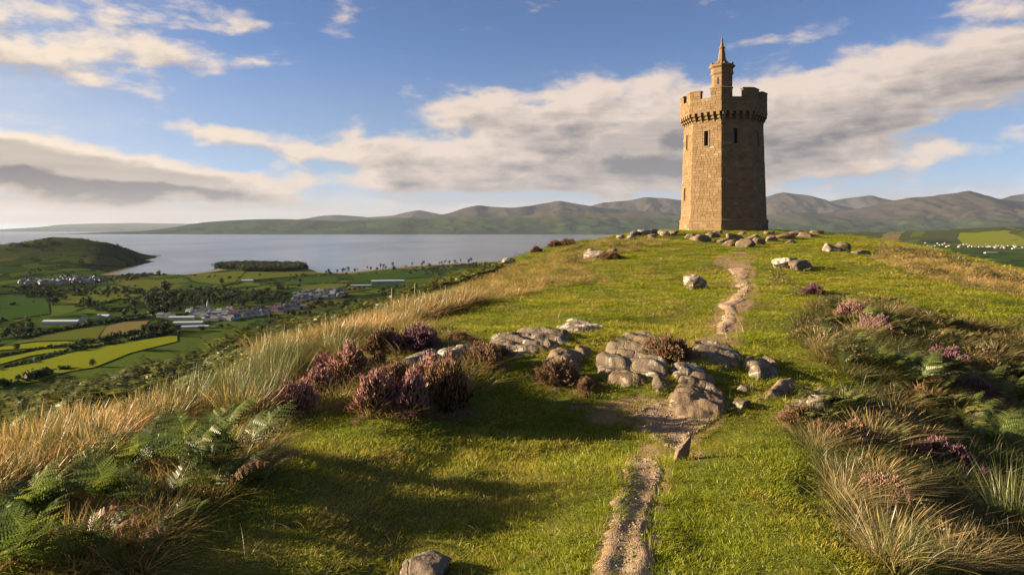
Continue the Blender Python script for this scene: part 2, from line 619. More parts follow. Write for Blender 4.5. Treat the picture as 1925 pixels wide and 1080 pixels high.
def mat_hill():
    m, b, out = new_mat('turf_soil')
    p = geo_pos(b)
    n1 = b.noise(p, 0.55, 5, 0.6)
    n2 = b.noise(p, 6.0, 5, 0.65)
    n3 = b.noise(p, 38.0, 4, 0.7)
    c = b.ramp(n1, [(0.30, (0.075, 0.105, 0.012)), (0.5, (0.105, 0.115, 0.016)), (0.68, (0.13, 0.10, 0.030))])
    c = b.mix(b.ss(n2, 0.35, 0.75), c, (0.055, 0.070, 0.012))
    c = b.mix(b.m('MULTIPLY', b.ss(n3, 0.45, 0.8), 0.5), c, (0.12, 0.095, 0.045))
    dirt = b.attr('dirt')['Fac']
    dc = b.mix(n3, (0.17, 0.105, 0.062), (0.29, 0.20, 0.125))
    c = b.mix(b.ss(b.m('ADD', dirt, b.m('MULTIPLY', b.m('SUBTRACT', n2, 0.5), 0.9)), 0.35, 0.65), c, dc)
    h = b.m('ADD', b.m('MULTIPLY', n2, 0.6), b.m('MULTIPLY', n3, 0.4))
    principled(b, out, c, 0.95, 0.1, h, 0.8, 0.06)
    return m

def mat_path(name='path_grit', k=1.0):
    m, b, out = new_mat(name)
    p = geo_pos(b)
    v = b.voro(p, 85.0)
    v2 = b.voro(p, 24.0)
    n = b.noise(p, 3.0, 5, 0.6)
    c = b.mix(b.sep(v.outputs['Color'])[0], (0.20, 0.138, 0.094), (0.37, 0.275, 0.20))
    c = b.mix(b.m('MULTIPLY', b.ss(n, 0.38, 0.60), 0.7), c, (0.20, 0.125, 0.08))
    c = b.vm('SCALE', c, None, k)
    h = b.m('ADD', b.m('MULTIPLY', v.outputs['Distance'], -0.7), b.m('MULTIPLY', v2.outputs['Distance'], -0.5))
    principled(b, out, c, 0.95, 0.15, h, 0.6, 0.012)
    return m

def mat_rock(name, base=(0.23, 0.20, 0.175), lich=0.5):
    m, b, out = new_mat(name)
    tc = b.n.new('ShaderNodeTexCoord').outputs['Object']
    r = obj_rand(b)
    p = b.vm('ADD', tc, b.comb(b.m('MULTIPLY', r, 37.0), b.m('MULTIPLY', r, 11.0), 0.0))
    n1 = b.noise(p, 2.6, 6, 0.62)
    n2 = b.noise(p, 11.0, 6, 0.7)
    n3 = b.noise(p, 46.0, 4, 0.7)
    n4 = b.noise(p, 4.2, 5, 0.7, dist=0.6)
    bb = np.array(base)
    c = b.ramp(n1, [(0.28, bb * 0.62), (0.5, bb), (0.72, bb * 1.30 + np.array((0.02, 0.01, 0)))])
    c = b.mix(b.m('MULTIPLY', b.ss(n2, 0.5, 0.75), 0.55), c, bb * 0.45)
    lm = b.m('MULTIPLY', b.ss(n4, 0.60 - 0.12 * lich, 0.66 - 0.10 * lich), b.ss(n2, 0.36, 0.55))
    c = b.mix(b.m('MULTIPLY', lm, min(1.0, 0.4 + 0.55 * lich)), c, (0.60, 0.57, 0.52))
    lm2 = b.m('MULTIPLY', b.ss(b.noise(p, 7.5, 4, 0.6), 0.62, 0.68), 0.6)
    c = b.mix(lm2, c, (0.30, 0.25, 0.09))
    cr = b.voro(b.vm('ADD', p, b.vm('SCALE', b.noise(p, 3.0, 3, 0.5, 'Color'), None, 0.5)), 1.9, 'DISTANCE_TO_EDGE')
    crack = b.ss(cr.outputs['Distance'], 0.0, 0.03)
    c = b.mix(b.ss(cr.outputs['Distance'], 0.0, 0.015, 0.5, 1.0), bb * 0.45, c)
    h = b.m('ADD', b.m('MULTIPLY', n2, 0.55), b.m('MULTIPLY', n3, 0.25))
    h = b.m('ADD', h, b.m('MULTIPLY', crack, 0.35))
    principled(b, out, c, 0.9, 0.2, h, 0.9, 0.05)
    return m

def mat_masonry():
    m, b, out = new_mat('tower_sandstone')
    p = geo_pos(b)
    t = b.attr('tint')['Fac']
    n1 = b.noise(p, 0.7, 5, 0.6)
    n2 = b.noise(p, 7.0, 6, 0.68)
    n3 = b.noise(p, 26.0, 4, 0.7)
    c = b.ramp(t, [(0.0, (0.118, 0.077, 0.042)), (0.35, (0.166, 0.109, 0.061)), (0.7, (0.204, 0.138, 0.079)), (1.0, (0.26, 0.195, 0.130))])
    c = b.mix(b.m('MULTIPLY', b.ss(n1, 0.42, 0.72), 0.45), c, (0.135, 0.095, 0.055))
    c = b.mix(b.m('MULTIPLY', b.ss(n2, 0.48, 0.75), 0.45), c, (0.11, 0.078, 0.045))
    c = b.mix(b.m('MULTIPLY', b.ss(n3, 0.55, 0.8), 0.35), c, (0.33, 0.27, 0.19))
    st = b.noise(b.vm('MULTIPLY', p, (1.6, 1.6, 0.16)), 1.0, 4, 0.6)
    c = b.mix(b.m('MULTIPLY', b.ss(st, 0.55, 0.75), 0.40), c, (0.11, 0.085, 0.055))
    h = b.m('ADD', b.m('MULTIPLY', n2, 0.6), b.m('MULTIPLY', n3, 0.4))
    principled(b, out, c, 0.93, 0.12, h, 0.7, 0.05)
    return m

def mat_simple(name, col, rough=0.9, spec=0.2, var=0.25, scale=6.0, bstr=0.3):
    m, b, out = new_mat(name)
    tc = b.n.new('ShaderNodeTexCoord').outputs['Object']
    n = b.noise(tc, scale, 5, 0.6)
    cc = np.array(col)
    c = b.mix(n, cc * (1 - var), cc * (1 + var))
    principled(b, out, c, rough, spec, n, bstr, 0.02)
    return m

def mat_blade(name, lo, hi, dry, macro=0.35, dryness=(0.45, 0.75), trans=0.4, rnd=0.35, gloss=0.035):
    """grass blade: h = 0 at the root .. 1 at the tip; some tufts are drier than others"""
    m, b, out = new_mat(name)
    p = geo_pos(b)
    h = b.attr('h')['Fac']
    r = obj_rand(b)
    n = b.noise(p, macro, 4, 0.6)
    n2 = b.noise(p, macro * 7, 3, 0.6)
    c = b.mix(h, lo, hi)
    k = b.m('ADD', b.m('MULTIPLY', n, 0.75), b.m('MULTIPLY', b.m('MULTIPLY_ADD', r, 0.55, b.m('MULTIPLY', n2, 0.45)), 0.42))
    c = b.mix(b.m('MULTIPLY', b.ss(k, *dryness), 0.85), c, dry)
    v = b.m('MULTIPLY_ADD', r, rnd, 1.0 - rnd / 2)
    c = b.vm('SCALE', c, None, v)
    leaf_shader(b, out, c, trans, gloss, 0.45)
    return m

def mat_leaf(name, cols, trans=0.35, gloss=0.06, rough=0.4, attr='v'):
    """leaf colour from a per-leaf value v plus the plant's own random value"""
    m, b, out = new_mat(name)
    v = b.attr(attr)['Fac']
    r = obj_rand(b)
    k = b.m('MULTIPLY_ADD', b.m('SUBTRACT', r, 0.5), 0.35, v, clamp=True)
    n = len(cols)
    c = b.ramp(k, [(i / (n - 1), cc) for i, cc in enumerate(cols)])
    leaf_shader(b, out, c, trans, gloss, rough)
    return m


M = {}
M['turf'] = mat_hill()
M['path'] = mat_path()
M['path_sunlit'] = mat_path('sunlit_path_grit', 1.45)  # same grit, lighter: sunlight on the far path put into the colour
M['rock'] = mat_rock('weathered_rock', (0.130, 0.102, 0.078), 0.25)
M['rock_pale'] = mat_rock('lichened_rock', (0.155, 0.122, 0.092), 0.75)
M['rock_brown'] = mat_rock('brown_rock', (0.165, 0.118, 0.080), 0.0)
M['stone'] = mat_masonry()
M['void'] = mat_simple('dark_glass', (0.012, 0.012, 0.014), 0.25, 0.5, 0.1)
M['mortar'] = mat_simple('mortar', (0.17, 0.125, 0.08), 0.95, 0.1, 0.3, 2.0)

# ------------------------------------------------------------------ near hill sheet
PATH_POLYS_PX = {
    'front': [(1116, 1120), (1130, 1060), (1140, 1015), (1153, 955), (1163, 905), (1172, 872), (1182, 862), (1210, 856), (1246, 868), (1254, 890), (1246, 915), (1240, 940), (1228, 965), (1222, 1000), (1221, 1030), (1211, 1060), (1208, 1120)],
    'middle': [(1186, 778), (1200, 765), (1225, 755), (1258, 758), (1300, 790), (1350, 775), (1352, 790), (1325, 812), (1300, 822), (1296, 845), (1275, 850), (1250, 838), (1225, 825), (1205, 808), (1215, 795)],
    'far': [(1343, 628), (1346, 612), (1352, 595), (1362, 575), (1378, 560), (1390, 548), (1384, 535), (1380, 525), (1376, 514), (1366, 505), (1385, 503), (1412, 501), (1411, 510), (1406, 522), (1412, 540), (1408, 556), (1398, 572), (1384, 588), (1374, 605), (1370, 628)],
}
PATHS = {k: gp_poly(v) for k, v in PATH_POLYS_PX.items()}
PATH_SINK += [(PATHS['front'], 0.03), (PATHS['middle'], 0.03), (PATHS['far'], 0.0)]
DIRT_PX = [[(1350, 498), (1352, 484), (1372, 474), (1398, 474), (1418, 482), (1412, 492), (1400, 500), (1372, 503)],
           [(1290, 660), (1340, 632), (1375, 630), (1372, 650), (1350, 672), (1300, 680)],
           [(1180, 780), (1140, 781), (1200, 770)], [(1240, 838), (1285, 842), (1280, 862), (1250, 860)]]
DIRTS = [gp_poly(v) for v in DIRT_PX]


SLABS = []
def poly_soft(x, y, P, w):
    """1 inside the polygon, fading over w metres outside"""
    ins = in_poly(x, y, P)
    _, _, d, _ = near_poly(x, y, P)
    return np.where(ins, 1.0, np.clip(1 - d / w, 0, 1))

def build_hill():
    a1 = np.linspace(rad(-62), rad(62), 620)
    a0 = np.linspace(rad(62), rad(298), 90)[1:-1]
    az = np.concatenate([a1, a0])
    r = np.geomspace(0.5, 760, 520)
    A, R = np.meshgrid(az, r)
    x = np.sin(A) * R; y = np.cos(A) * R
    z = ground(x, y)
    z = np.where(R > 640, -158, z)
    n = len(az); k = len(r)
    dirt = np.zeros_like(x)
    near = R < 90
    for P, w in [(PATHS['front'], .12), (PATHS['middle'], .15), (PATHS['far'], .5)] + [(D, .5) for D in DIRTS]:
        dirt[near] = np.maximum(dirt[near], poly_soft(x[near], y[near], P, w))
    V = np.stack([x, y, z], -1).reshape(-1, 3)
    V = np.vstack([V, [[0, 0, float(ground(0.0, 0.0))]]])
    i = np.arange(n); j = (i + 1) % n
    Q = np.concatenate([np.stack([q * n + i, (q + 1) * n + i, (q + 1) * n + j, q * n + j], 1) for q in range(k - 1)])
    T = np.stack([i, j, np.full(n, n * k)], 1)
    Q = Q[:, ::-1]; T = T[:, ::-1]
    at = np.concatenate([dirt.ravel(), [0]])
    o = obj('hill_ground', make_mesh('hill_ground', V, [Q[:, ::1], T], [M['turf']], attrs={'dirt': at}))
    tag(o, kind='structure')
    return o

hill = build_hill()

# ------------------------------------------------------------------ sea, valley floor, far hills
SEA = -150.0
def sp(px, D):
    return np.array(((px - CX) / F * D, D))

def mat_sea():
    m, b, out = new_mat('sea_water')
    p = geo_pos(b)
    q = b.vm('MULTIPLY', p, (0.010, 0.0035, 0.01))
    n1 = b.noise(q, 6.0, 5, 0.6)
    n2 = b.noise(b.vm('MULTIPLY', p, (0.0006, 0.00022, 0.001)), 2.0, 4, 0.55)
    c = b.mix(n2, (0.035, 0.05, 0.075), (0.055, 0.07, 0.095))
    rough = b.m('MULTIPLY_ADD', b.ss(n2, 0.35, 0.65), 0.06, 0.20)
    pr = principled(b, out, c, rough, 0.5, n1, 0.05, 2.0)
    return m

M['sea'] = mat_sea()
V = []
ys = np.concatenate([[-4000, 0], np.geomspace(500, 68000, 14)])
xs = np.linspace(-70000, 70000, 15)
X, Y = np.meshgrid(xs, ys)
n = len(xs)
Q = np.concatenate([np.stack([k * n + np.arange(n - 1), k * n + np.arange(1, n), (k + 1) * n + np.arange(1, n), (k + 1) * n + np.arange(n - 1)], 1) for k in range(len(ys) - 1)])
sea = obj('sea', make_mesh('sea', np.stack([X, Y, np.full_like(X, SEA)], -1).reshape(-1, 3), Q, [M['sea']]))
tag(sea, kind='structure')

COAST = np.array([(-9000, -3000), (-9000, 4300), tuple(sp(-500, 4400)), tuple(sp(120, 4350)), tuple(sp(240, 4250)), tuple(sp(304, 4040)), tuple(sp(292, 3700)), tuple(sp(270, 3380)), tuple(sp(287, 3240)),
                  tuple(sp(255, 2850)), tuple(sp(232, 2500)), tuple(sp(213, 2291)), tuple(sp(280, 2350)), tuple(sp(349, 2318)), tuple(sp(400, 2520)), tuple(sp(425, 2900)), tuple(sp(500, 3000)), tuple(sp(572, 2720)),
                  tuple(sp(600, 2450)), tuple(sp(640, 2385)), tuple(sp(764, 2830)), tuple(sp(927, 3261)), tuple(sp(1060, 3700)), tuple(sp(1220, 6000)), tuple(sp(1290, 12000)), tuple(sp(1230, 25500)),
                  tuple(sp(2900, 25500)), tuple(sp(4200, 9000)), (9000, -3000)], float)
HEAD = np.array([tuple(sp(-420, 3300)), tuple(sp(-150, 3250)), tuple(sp(0, 3200)), tuple(sp(60, 3200)), tuple(sp(110, 3220)), tuple(sp(150, 3300)), tuple(sp(200, 3500)), tuple(sp(240, 3700)), tuple(sp(275, 3850)), tuple(sp(304, 4010))])
HEADZ = np.array([60, 52, 70, 100, 113, 92, 66, 44, 30, 2.0])

def valley_h(x, y):
    ins = in_poly(x, y, COAST)
    _, _, d, _ = near_poly(x, y, COAST)
    sdf = np.where(ins, d, -d)
    h = np.clip(sdf * 0.018, -9, 4.0)
    land = sstep(sdf, 0, 500)
    h = h + land * (4 * fbm2(x / 500, y / 500, 3, 40) + 1.5)
    qx, qy, dd, t = near_poly(x, y, HEAD, closed=False)
    hz = np.interp(t, np.arange(len(HEADZ)), HEADZ)
    w = 260 + hz * 4.2
    bump = hz * np.exp(-(dd / w) ** 2 * 1.3) * (1 + 0.22 * fbm2(x / 260, y / 260, 4, 50))
    h = h + bump * sstep(sdf, -5, 160)
    # low swells of the plain to the right
    rx = x / np.maximum(y, 1)
    rg = sstep(rx, 0.28, 0.5) * sstep(y, 5500, 9000)
    h = h + rg * (60 + 95 * fbm2(x / 1700, y / 1700, 4, 60) + 35 * fbm2(x / 500, y / 500, 3, 61))
    c = sp(1905, 7600)
    h = h + 125 * np.exp(-(((x - c[0]) / 1150) ** 2 + ((y - c[1]) / 900) ** 2))
    return SEA + h

def field_colour(b, p, lowcol=None):
    """patchwork of fields with dark hedge lines between them"""
    wob = b.vm('SCALE', b.noise(p, 0.0022, 3, 0.5, 'Color'), None, 160.0)
    q = b.vm('ADD', b.vm('MULTIPLY', p, (1.0, 0.55, 0.0)), wob)
    v = b.voro(q, 0.0072, 'F1', 0.85)
    e = b.voro(q, 0.0072, 'DISTANCE_TO_EDGE', 0.85)
    s = b.sep(v.outputs['Color'])
    c = b.ramp(s[0], [(0.0, (0.018, 0.038, 0.010)), (0.3, (0.034, 0.060, 0.013)), (0.55, (0.062, 0.090, 0.018)), (0.75, (0.082, 0.078, 0.026)), (0.9, (0.050, 0.076, 0.016)), (1.0, (0.12, 0.115, 0.032))], 'CONSTANT')
    n = b.noise(p, 0.02, 4, 0.6)
    c = b.mix(b.m('MULTIPLY', n, 0.5), c, (0.04, 0.055, 0.02))
    hedge = b.m('MULTIPLY', b.ss(e.outputs['Distance'], 0.035, 0.055, 1.0, 0.0), b.ss(b.noise(p, 0.011, 3, 0.6), 0.38, 0.50))
    c = b.mix(hedge, c, (0.012, 0.020, 0.008))
    wood = b.ss(b.noise(p, 0.0026, 5, 0.62), 0.585, 0.61)
    c = b.mix(wood, c, (0.014, 0.024, 0.010))
    return c

def mat_valley():
    m, b, out = new_mat('valley_fields')
    p = geo_pos(b)
    c = field_colour(b, p)
    z = b.sep(p)[2]
    # moor on top of the headland, shingle at the water's edge
    moor = b.m('MULTIPLY', b.ss(b.m('ADD', z, b.m('MULTIPLY', b.noise(p, 0.009, 5, 0.6), 70.0)), -85.0, -60.0), 0.8)
    c = b.mix(moor, c, (0.040, 0.048, 0.020))
    gr = b.ss(z, -149.6, -148.4)
    c = b.mix(gr, (0.16, 0.14, 0.11), c)
    principled(b, out, c, 1.0, 0.0, b.noise(p, 0.05, 4, 0.6), 0.5, 3.0)
    return m

M['valley'] = mat_valley()
az = np.linspace(rad(-66), rad(66), 330)
r = np.geomspace(330, 27000, 300)
A, R = np.meshgrid(az, r)
x = np.sin(A) * R; y = np.cos(A) * R
zz = valley_h(x, y)
n = len(az)
i = np.arange(n - 1)
Q = np.concatenate([np.stack([k * n + i, k * n + i + 1, (k + 1) * n + i + 1, (k + 1) * n + i], 1) for k in range(len(r) - 1)])
valley = obj('valley_ground', make_mesh('valley_ground', np.stack([x, y, zz], -1).reshape(-1, 3), Q, [M['valley']]))
tag(valley, kind='structure')

def mat_range(name, fields_to, heath_from, heath=(0.06, 0.045, 0.03), blue=0.0):
    m, b, out = new_mat(name)
    p = geo_pos(b)
    q = b.vm('MULTIPLY', p, (0.16, 0.16, 0.16))
    c = b.vm('SCALE', field_colour(b, q), None, 0.62)
    z = b.sep(p)[2]
    n = b.noise(p, 0.00055, 6, 0.62)
    n2 = b.noise(p, 0.0025, 5, 0.6)
    hz = b.m('ADD', z, b.m('MULTIPLY', b.m('SUBTRACT', n, 0.5), 520.0))
    hc = b.ramp(n2, [(0.3, np.array(heath) * 0.6), (0.5, np.array(heath)), (0.7, np.array((0.038, 0.038, 0.020)))])
    c = b.mix(b.m('MULTIPLY', b.ss(b.noise(p, 0.0016, 5, 0.65), 0.42, 0.60), 0.7), c, (0.022, 0.040, 0.014))
    c = b.mix(b.ss(hz, fields_to, heath_from), c, hc)
    wood = b.ss(b.noise(p, 0.0009, 5, 0.65), 0.56, 0.60)
    c = b.mix(b.m('MULTIPLY', wood, b.ss(z, 250.0, 50.0, 0.0, 1.0)), c, (0.016, 0.026, 0.014))
    principled(b, out, c, 1.0, 0.0, n2, 0.6, 60.0)
    return m

def range_mesh(name, prof, D, front, back, mat, seed, rough=0.16, base=SEA - 4, nu=260, nv=70, skew=0.0):
    prof = np.array(prof, float)
    p0, p1 = prof[0, 0], prof[-1, 0]
    u = np.linspace(p0, p1, nu)
    # smooth the outline a little
    py = np.interp(u, prof[:, 0], prof[:, 1])
    ker = np.hanning(9); ker /= ker.sum()
    py = np.convolve(np.pad(py, 4, mode='edge'), ker, 'valid')
    v = np.concatenate([np.linspace(-1, 0, nv), np.linspace(0, 1, nv // 2)[1:]])
    U, Vv = np.meshgrid(u, v)
    PK = np.meshgrid((HY - py) / F * D, v)[0]
    x0 = (U - CX) / F * D
    wob = fbm2(x0 / (D * 0.05), np.zeros_like(x0) + seed, 3, seed) * front * 0.18
    Yd = D + np.where(Vv < 0, Vv * front, Vv * back) + wob * (1 - np.abs(Vv))
    x = x0 * (1 + 0.0 * Vv)
    s = 1 - np.abs(Vv)
    prof_v = np.where(Vv < 0, s ** 1.25, sstep(s, 0, 1))
    amp = np.maximum(PK - base, 0)
    spur = fbm2(x / (D * 0.022), Yd / (D * 0.030), 5, seed + 3, 0.55)
    big = fbm2(x / (D * 0.055), Yd / (D * 0.11), 3, seed + 11)
    h = base + amp * prof_v + amp * (rough * 0.9 * spur + 0.09 * big) * s * (1 - s) * 4
    crest = np.exp(-(Vv / 0.05) ** 2)
    h = h * 1.0
    n = nu
    i = np.arange(n - 1)
    Q = np.concatenate([np.stack([k * n + i, k * n + i + 1, (k + 1) * n + i + 1, (k + 1) * n + i], 1) for k in range(len(v) - 1)])
    o = obj(name, make_mesh(name, np.stack([x, Yd, h], -1).reshape(-1, 3), Q, [mat]))
    tag(o, kind='structure')
    return o

M['foothill'] = mat_range('foothill_fields', 330.0, 620.0, (0.070, 0.060, 0.026))
M['moor'] = mat_range('heath_mountain', 120.0, 640.0, (0.040, 0.032, 0.026))
M['brown_moor'] = mat_range('brown_heath_hill', 60.0, 380.0, (0.085, 0.046, 0.030))
M['farland'] = mat_range('far_land', 100.0, 500.0, (0.09, 0.08, 0.05))
range_mesh('foothills', [(170, 438.5), (200, 436), (280, 434), (330, 425), (420, 415), (470, 412), (520, 411), (580, 413), (640, 416), (690, 413), (740, 409), (800, 411), (850, 406), (950, 409), (1020, 402), (1100, 397), (1180, 401), (1280, 407), (1360, 412), (1480, 422), (1620, 434)],
           27500, 3600, 3000, M['foothill'], 71)
range_mesh('brown_hills', [(640, 424), (740, 411), (790, 408), (840, 402), (870, 391), (900, 385), (925, 388), (960, 391), (990, 388), (1020, 382), (1052, 377), (1080, 383), (1120, 390), (1160, 393), (1200, 397), (1280, 402), (1400, 414), (1500, 425)],
           32500, 5200, 4200, M['moor'], 83)
range_mesh('left_blue_hills', [(500, 424), (560, 412), (610, 405), (640, 404), (690, 408), (740, 405), (765, 399), (790, 395), (820, 401), (860, 410), (960, 424)], 44000, 5000, 4000, M['moor'], 95)
range_mesh('middle_blue_hills', [(1020, 415), (1110, 387), (1135, 380), (1158, 378), (1185, 376), (1215, 370), (1245, 371), (1280, 377), (1340, 388), (1400, 382), (1440, 370), (1480, 361), (1510, 366), (1545, 377), (1580, 384), (1640, 395), (1720, 420)],
           38000, 6500, 4000, M['moor'], 107)
range_mesh('distant_blue_peaks', [(1480, 400), (1550, 380), (1590, 373), (1636, 367), (1670, 375), (1740, 385), (1830, 390), (1900, 368), (1960, 360), (2060, 385), (2200, 400)], 52000, 6000, 5000, M['moor'], 113)
range_mesh('right_mountain', [(1340, 418), (1440, 404), (1520, 398), (1560, 400), (1610, 394), (1660, 385), (1700, 374), (1740, 370), (1780, 366), (1826, 357), (1860, 363), (1900, 372), (1940, 378), (2050, 382), (2200, 375), (2400, 392), (2700, 418)],
           29500, 7500, 5000, M['moor'], 127, rough=0.2)
range_mesh('far_left_land', [(-900, 424), (-600, 426), (-300, 431), (-60, 432), (0, 430.5), (60, 427), (110, 422.5), (180, 419.5), (260, 419), (340, 420), (420, 422), (520, 428), (600, 434)], 60000, 7000, 4000, M['farland'], 139)

# ------------------------------------------------------------------ air
hz = MB()
hz.box((0, 30500, (SEA - 30 + 1800) / 2), (150000, 77000, 1800 - SEA + 30))
hm, b, out = new_mat('air')
pv = b.n.new('ShaderNodeVolumePrincipled')
pv.inputs['Color'].default_value = (0.60, 0.72, 1.0, 1)
pv.inputs['Density'].default_value = 0.5e-5
pv.inputs['Anisotropy'].default_value = 0.1
b.l.new(pv.outputs[0], out.inputs['Volume'])
haze = obj('haze', hz.mesh('haze', [hm]))
tag(haze, kind='stuff')
# ------------------------------------------------------------------ tower
TD = 80.0
TC = np.array(((1359.0 - CX) / F * TD, TD))
TOW_Z = -0.25
phi_c = math.atan2(-TC[1], -TC[0])
PHI0 = phi_c - rad(2.0)          # direction of the corner that points at the viewer
trng = np.random.default_rng(3)
C8, S8 = math.cos(PI / 8), math.sin(PI / 8)

tower = empty('stone_tower', (TC[0], TC[1], TOW_Z))
tag(tower, 'tall octagonal sandstone tower with battlements and a slim spired turret on the hilltop', 'tower')

def shaft_R(z):
    return np.interp(z, [0, 1.25, 1.5, 12.6, 20], [5.00, 4.93, 4.80, 4.42, 4.38])

class Face:
    """one side of the octagon: k-th side; maps (u along the wall, z, proud) to tower space"""
    def __init__(s, k, Rf, centre=(0.0, 0.0)):
        a = PHI0 + (k + 0.5) * PI / 4
        s.nrm = np.array((math.cos(a), math.sin(a), 0)); s.tan = np.array((-math.sin(a), math.cos(a), 0)); s.R = Rf
        s.c = np.array((centre[0], centre[1], 0))
    def hw(s, z): return s.R(z) * S8
    def P(s, u, z, o=0.0):
        return s.c + s.nrm * (s.R(z) * C8 + o) + s.tan * u + np.array((0, 0, z))

def block(mb, f, u0, u1, z0, z1, proud, gap=0.008, bev=0.015, tint=0.5):
    g = gap / 2
    a = [f.P(u0 + g, z0 + g), f.P(u1 - g, z0 + g), f.P(u1 - g, z1 - g), f.P(u0 + g, z1 - g)]
    bb = g + bev
    c = [f.P(u0 + bb, z0 + bb, proud), f.P(u1 - bb, z0 + bb, proud), f.P(u1 - bb, z1 - bb, proud), f.P(u0 + bb, z1 - bb, proud)]
    mb.add(np.array(a + c), [[4, 5, 6, 7], [0, 1, 5, 4], [1, 2, 6, 5], [2, 3, 7, 6], [3, 0, 4, 7]], a=float(tint))

def clad(mb, f, z0, z1, course=0.36, wmin=0.45, wmax=0.95, holes=(), u_lo=None, u_hi=None, base_tint=0.45):
    z = z0
    while z < z1 - 0.05:
        h = course * trng.uniform(0.8, 1.25)
        if z + h > z1 - 0.18: h = z1 - z
        zm = z + h / 2
        hw = f.hw(zm)
        lo = -hw if u_lo is None else u_lo
        hi = hw if u_hi is None else u_hi
        segs = [(lo, hi)]
        for (uc, zc, w, hh) in holes:
            if z < zc + hh / 2 and z + h > zc - hh / 2:
                ns = []
                for (a, c) in segs:
                    if uc - w / 2 > a + 0.1: ns.append((a, min(c, uc - w / 2)))
                    if uc + w / 2 < c - 0.1: ns.append((max(a, uc + w / 2), c))
                segs = ns
        ct = trng.normal(0, 0.05)
        for (a, c) in segs:
            u = a + (trng.uniform(0.25, 0.7) if c - a > 1.2 else c - a)
            p = a
            while True:
                if u > c - 0.28: u = c
                block(mb, f, p, u, z, z + h, trng.uniform(0.012, 0.042), tint=np.clip(base_tint + ct + trng.normal(0, 0.17), 0, 1))
                if u >= c: break
                p = u
                u = u + trng.uniform(wmin, wmax)
        z += h

# windows: side -> list of (u, z centre, width, height);  side 7 = lit front-left, 6 = left, 0 = shaded front-right
WIN = {7: [(-0.08, 10.55, 0.46, 1.66)], 6: [(-0.35, 10.5, 0.46, 1.66), (-0.62, 4.4, 0.46, 1.45)], 0: [(-0.12, 10.7, 0.46, 1.66)], 1: [(0.0, 10.5, 0.46, 1.66)],
       2: [(0.2, 10.5, 0.46, 1.66)], 4: [(0, 10.5, 0.46, 1.66)]}
# which direction the side index runs: side k lies between corner k and k+1 counter-clockwise seen from above
core = MB()
masonry = MB()
for k in range(8):
    f = Face(k, shaft_R)
    holes = WIN.get(k, [])
    zs = [0.0, 1.25, 1.5]
    for (u, z, w, h) in holes: zs += [z - h / 2, z + h / 2]
    zs = sorted(zs + [13.4])
    for z0, z1 in zip(zs[:-1], zs[1:]):
        zm = (z0 + z1) / 2
        cuts = [None]
        hole = [q for q in holes if abs(q[1] - zm) < q[3] / 2]
        def quad(ua0, ub0, ua1, ub1):
            core.add([f.P(ua0, z0, -0.004), f.P(ub0, z0, -0.004), f.P(ub1, z1, -0.004), f.P(ua1, z1, -0.004)], [[0, 1, 2, 3]])
        h0, h1 = f.hw(z0), f.hw(z1)
        if hole:
            u, _, w, _ = hole[0]
            quad(-h0, u - w / 2, -h1, u - w / 2); quad(u + w / 2, h0, u + w / 2, h1)
        else:
            quad(-h0, h0, -h1, h1)
    # plinth, its sloping weathering, shaft
    clad(masonry, f, 0.0, 1.22, 0.42, 0.6, 1.2, base_tint=0.48)
    fh = [(u, z, w + 0.40, h + 0.36) for (u, z, w, h) in holes]
    clad(masonry, f, 1.52, 13.4, 0.29, 0.32, 0.72, fh)
cm = obj('wall_core', core.mesh('wall_core', [M['mortar']]), tower)
wm = obj('ashlar', masonry.mesh('ashlar', [M['stone']], 'tint'), tower)
tag(wm, kind='stuff')

def octo(R, z, c=(0, 0), n=8, ph=None):
    a = (PHI0 if ph is None else ph) + np.arange(n) * 2 * PI / n
    return np.stack([c[0] + R * np.cos(a), c[1] + R * np.sin(a), np.full(n, z)], 1)

# weathered plinth course
mb = MB(); mb.rings([octo(5.01, 1.20), octo(5.03, 1.30), octo(4.85, 1.53), octo(4.5, 1.54)], False, a=0.35)
obj('plinth_course', mb.mesh('plinth_course', [M['stone']], 'tint'), tower)

for k, hl in WIN.items():
    f = Face(k, shaft_R)
    for (u, z, w, h) in hl:
        # deep slit: reveals, dark glass, dressed surround
        mb = MB()
        z0, z1, u0, u1 = z - h / 2, z + h / 2, u - w / 2, u + w / 2
        d = -0.42
        for (a, c) in (((u0, z0), (u1, z0)), ((u1, z0), (u1, z1)), ((u1, z1), (u0, z1)), ((u0, z1), (u0, z0))):
            mb.add([f.P(a[0], a[1], 0.0), f.P(c[0], c[1], 0.0), f.P(c[0], c[1], d), f.P(a[0], a[1], d)], [[0, 1, 2, 3]], a=0.3)
        block(mb, f, u0 - 0.18, u1 + 0.18, z0 - 0.17, z0, 0.085, tint=0.55)
        block(mb, f, u0 - 0.18, u1 + 0.18, z1, z1 + 0.20, 0.07, tint=0.6)
        nb = 4
        for q in range(nb):
            za, zb = z0 + h * q / nb, z0 + h * (q + 1) / nb
            block(mb, f, u0 - (0.17 if q % 2 else 0.20), u0, za, zb, 0.058, tint=0.5 + 0.15 * trng.random())
            block(mb, f, u1, u1 + (0.17 if q % 2 else 0.20), za, zb, 0.058, tint=0.5 + 0.15 * trng.random())
        wo = obj('window', mb.mesh('window', [M['stone']], 'tint'), tower)
        pb = MB()
        pb.add([f.P(u0, z0, d + 0.01), f.P(u1, z0, d + 0.01), f.P(u1, z1, d + 0.01), f.P(u0, z1, d + 0.01)], [[0, 1, 2, 3]])
        obj('pane', pb.mesh('pane', [M['void']]), wo)

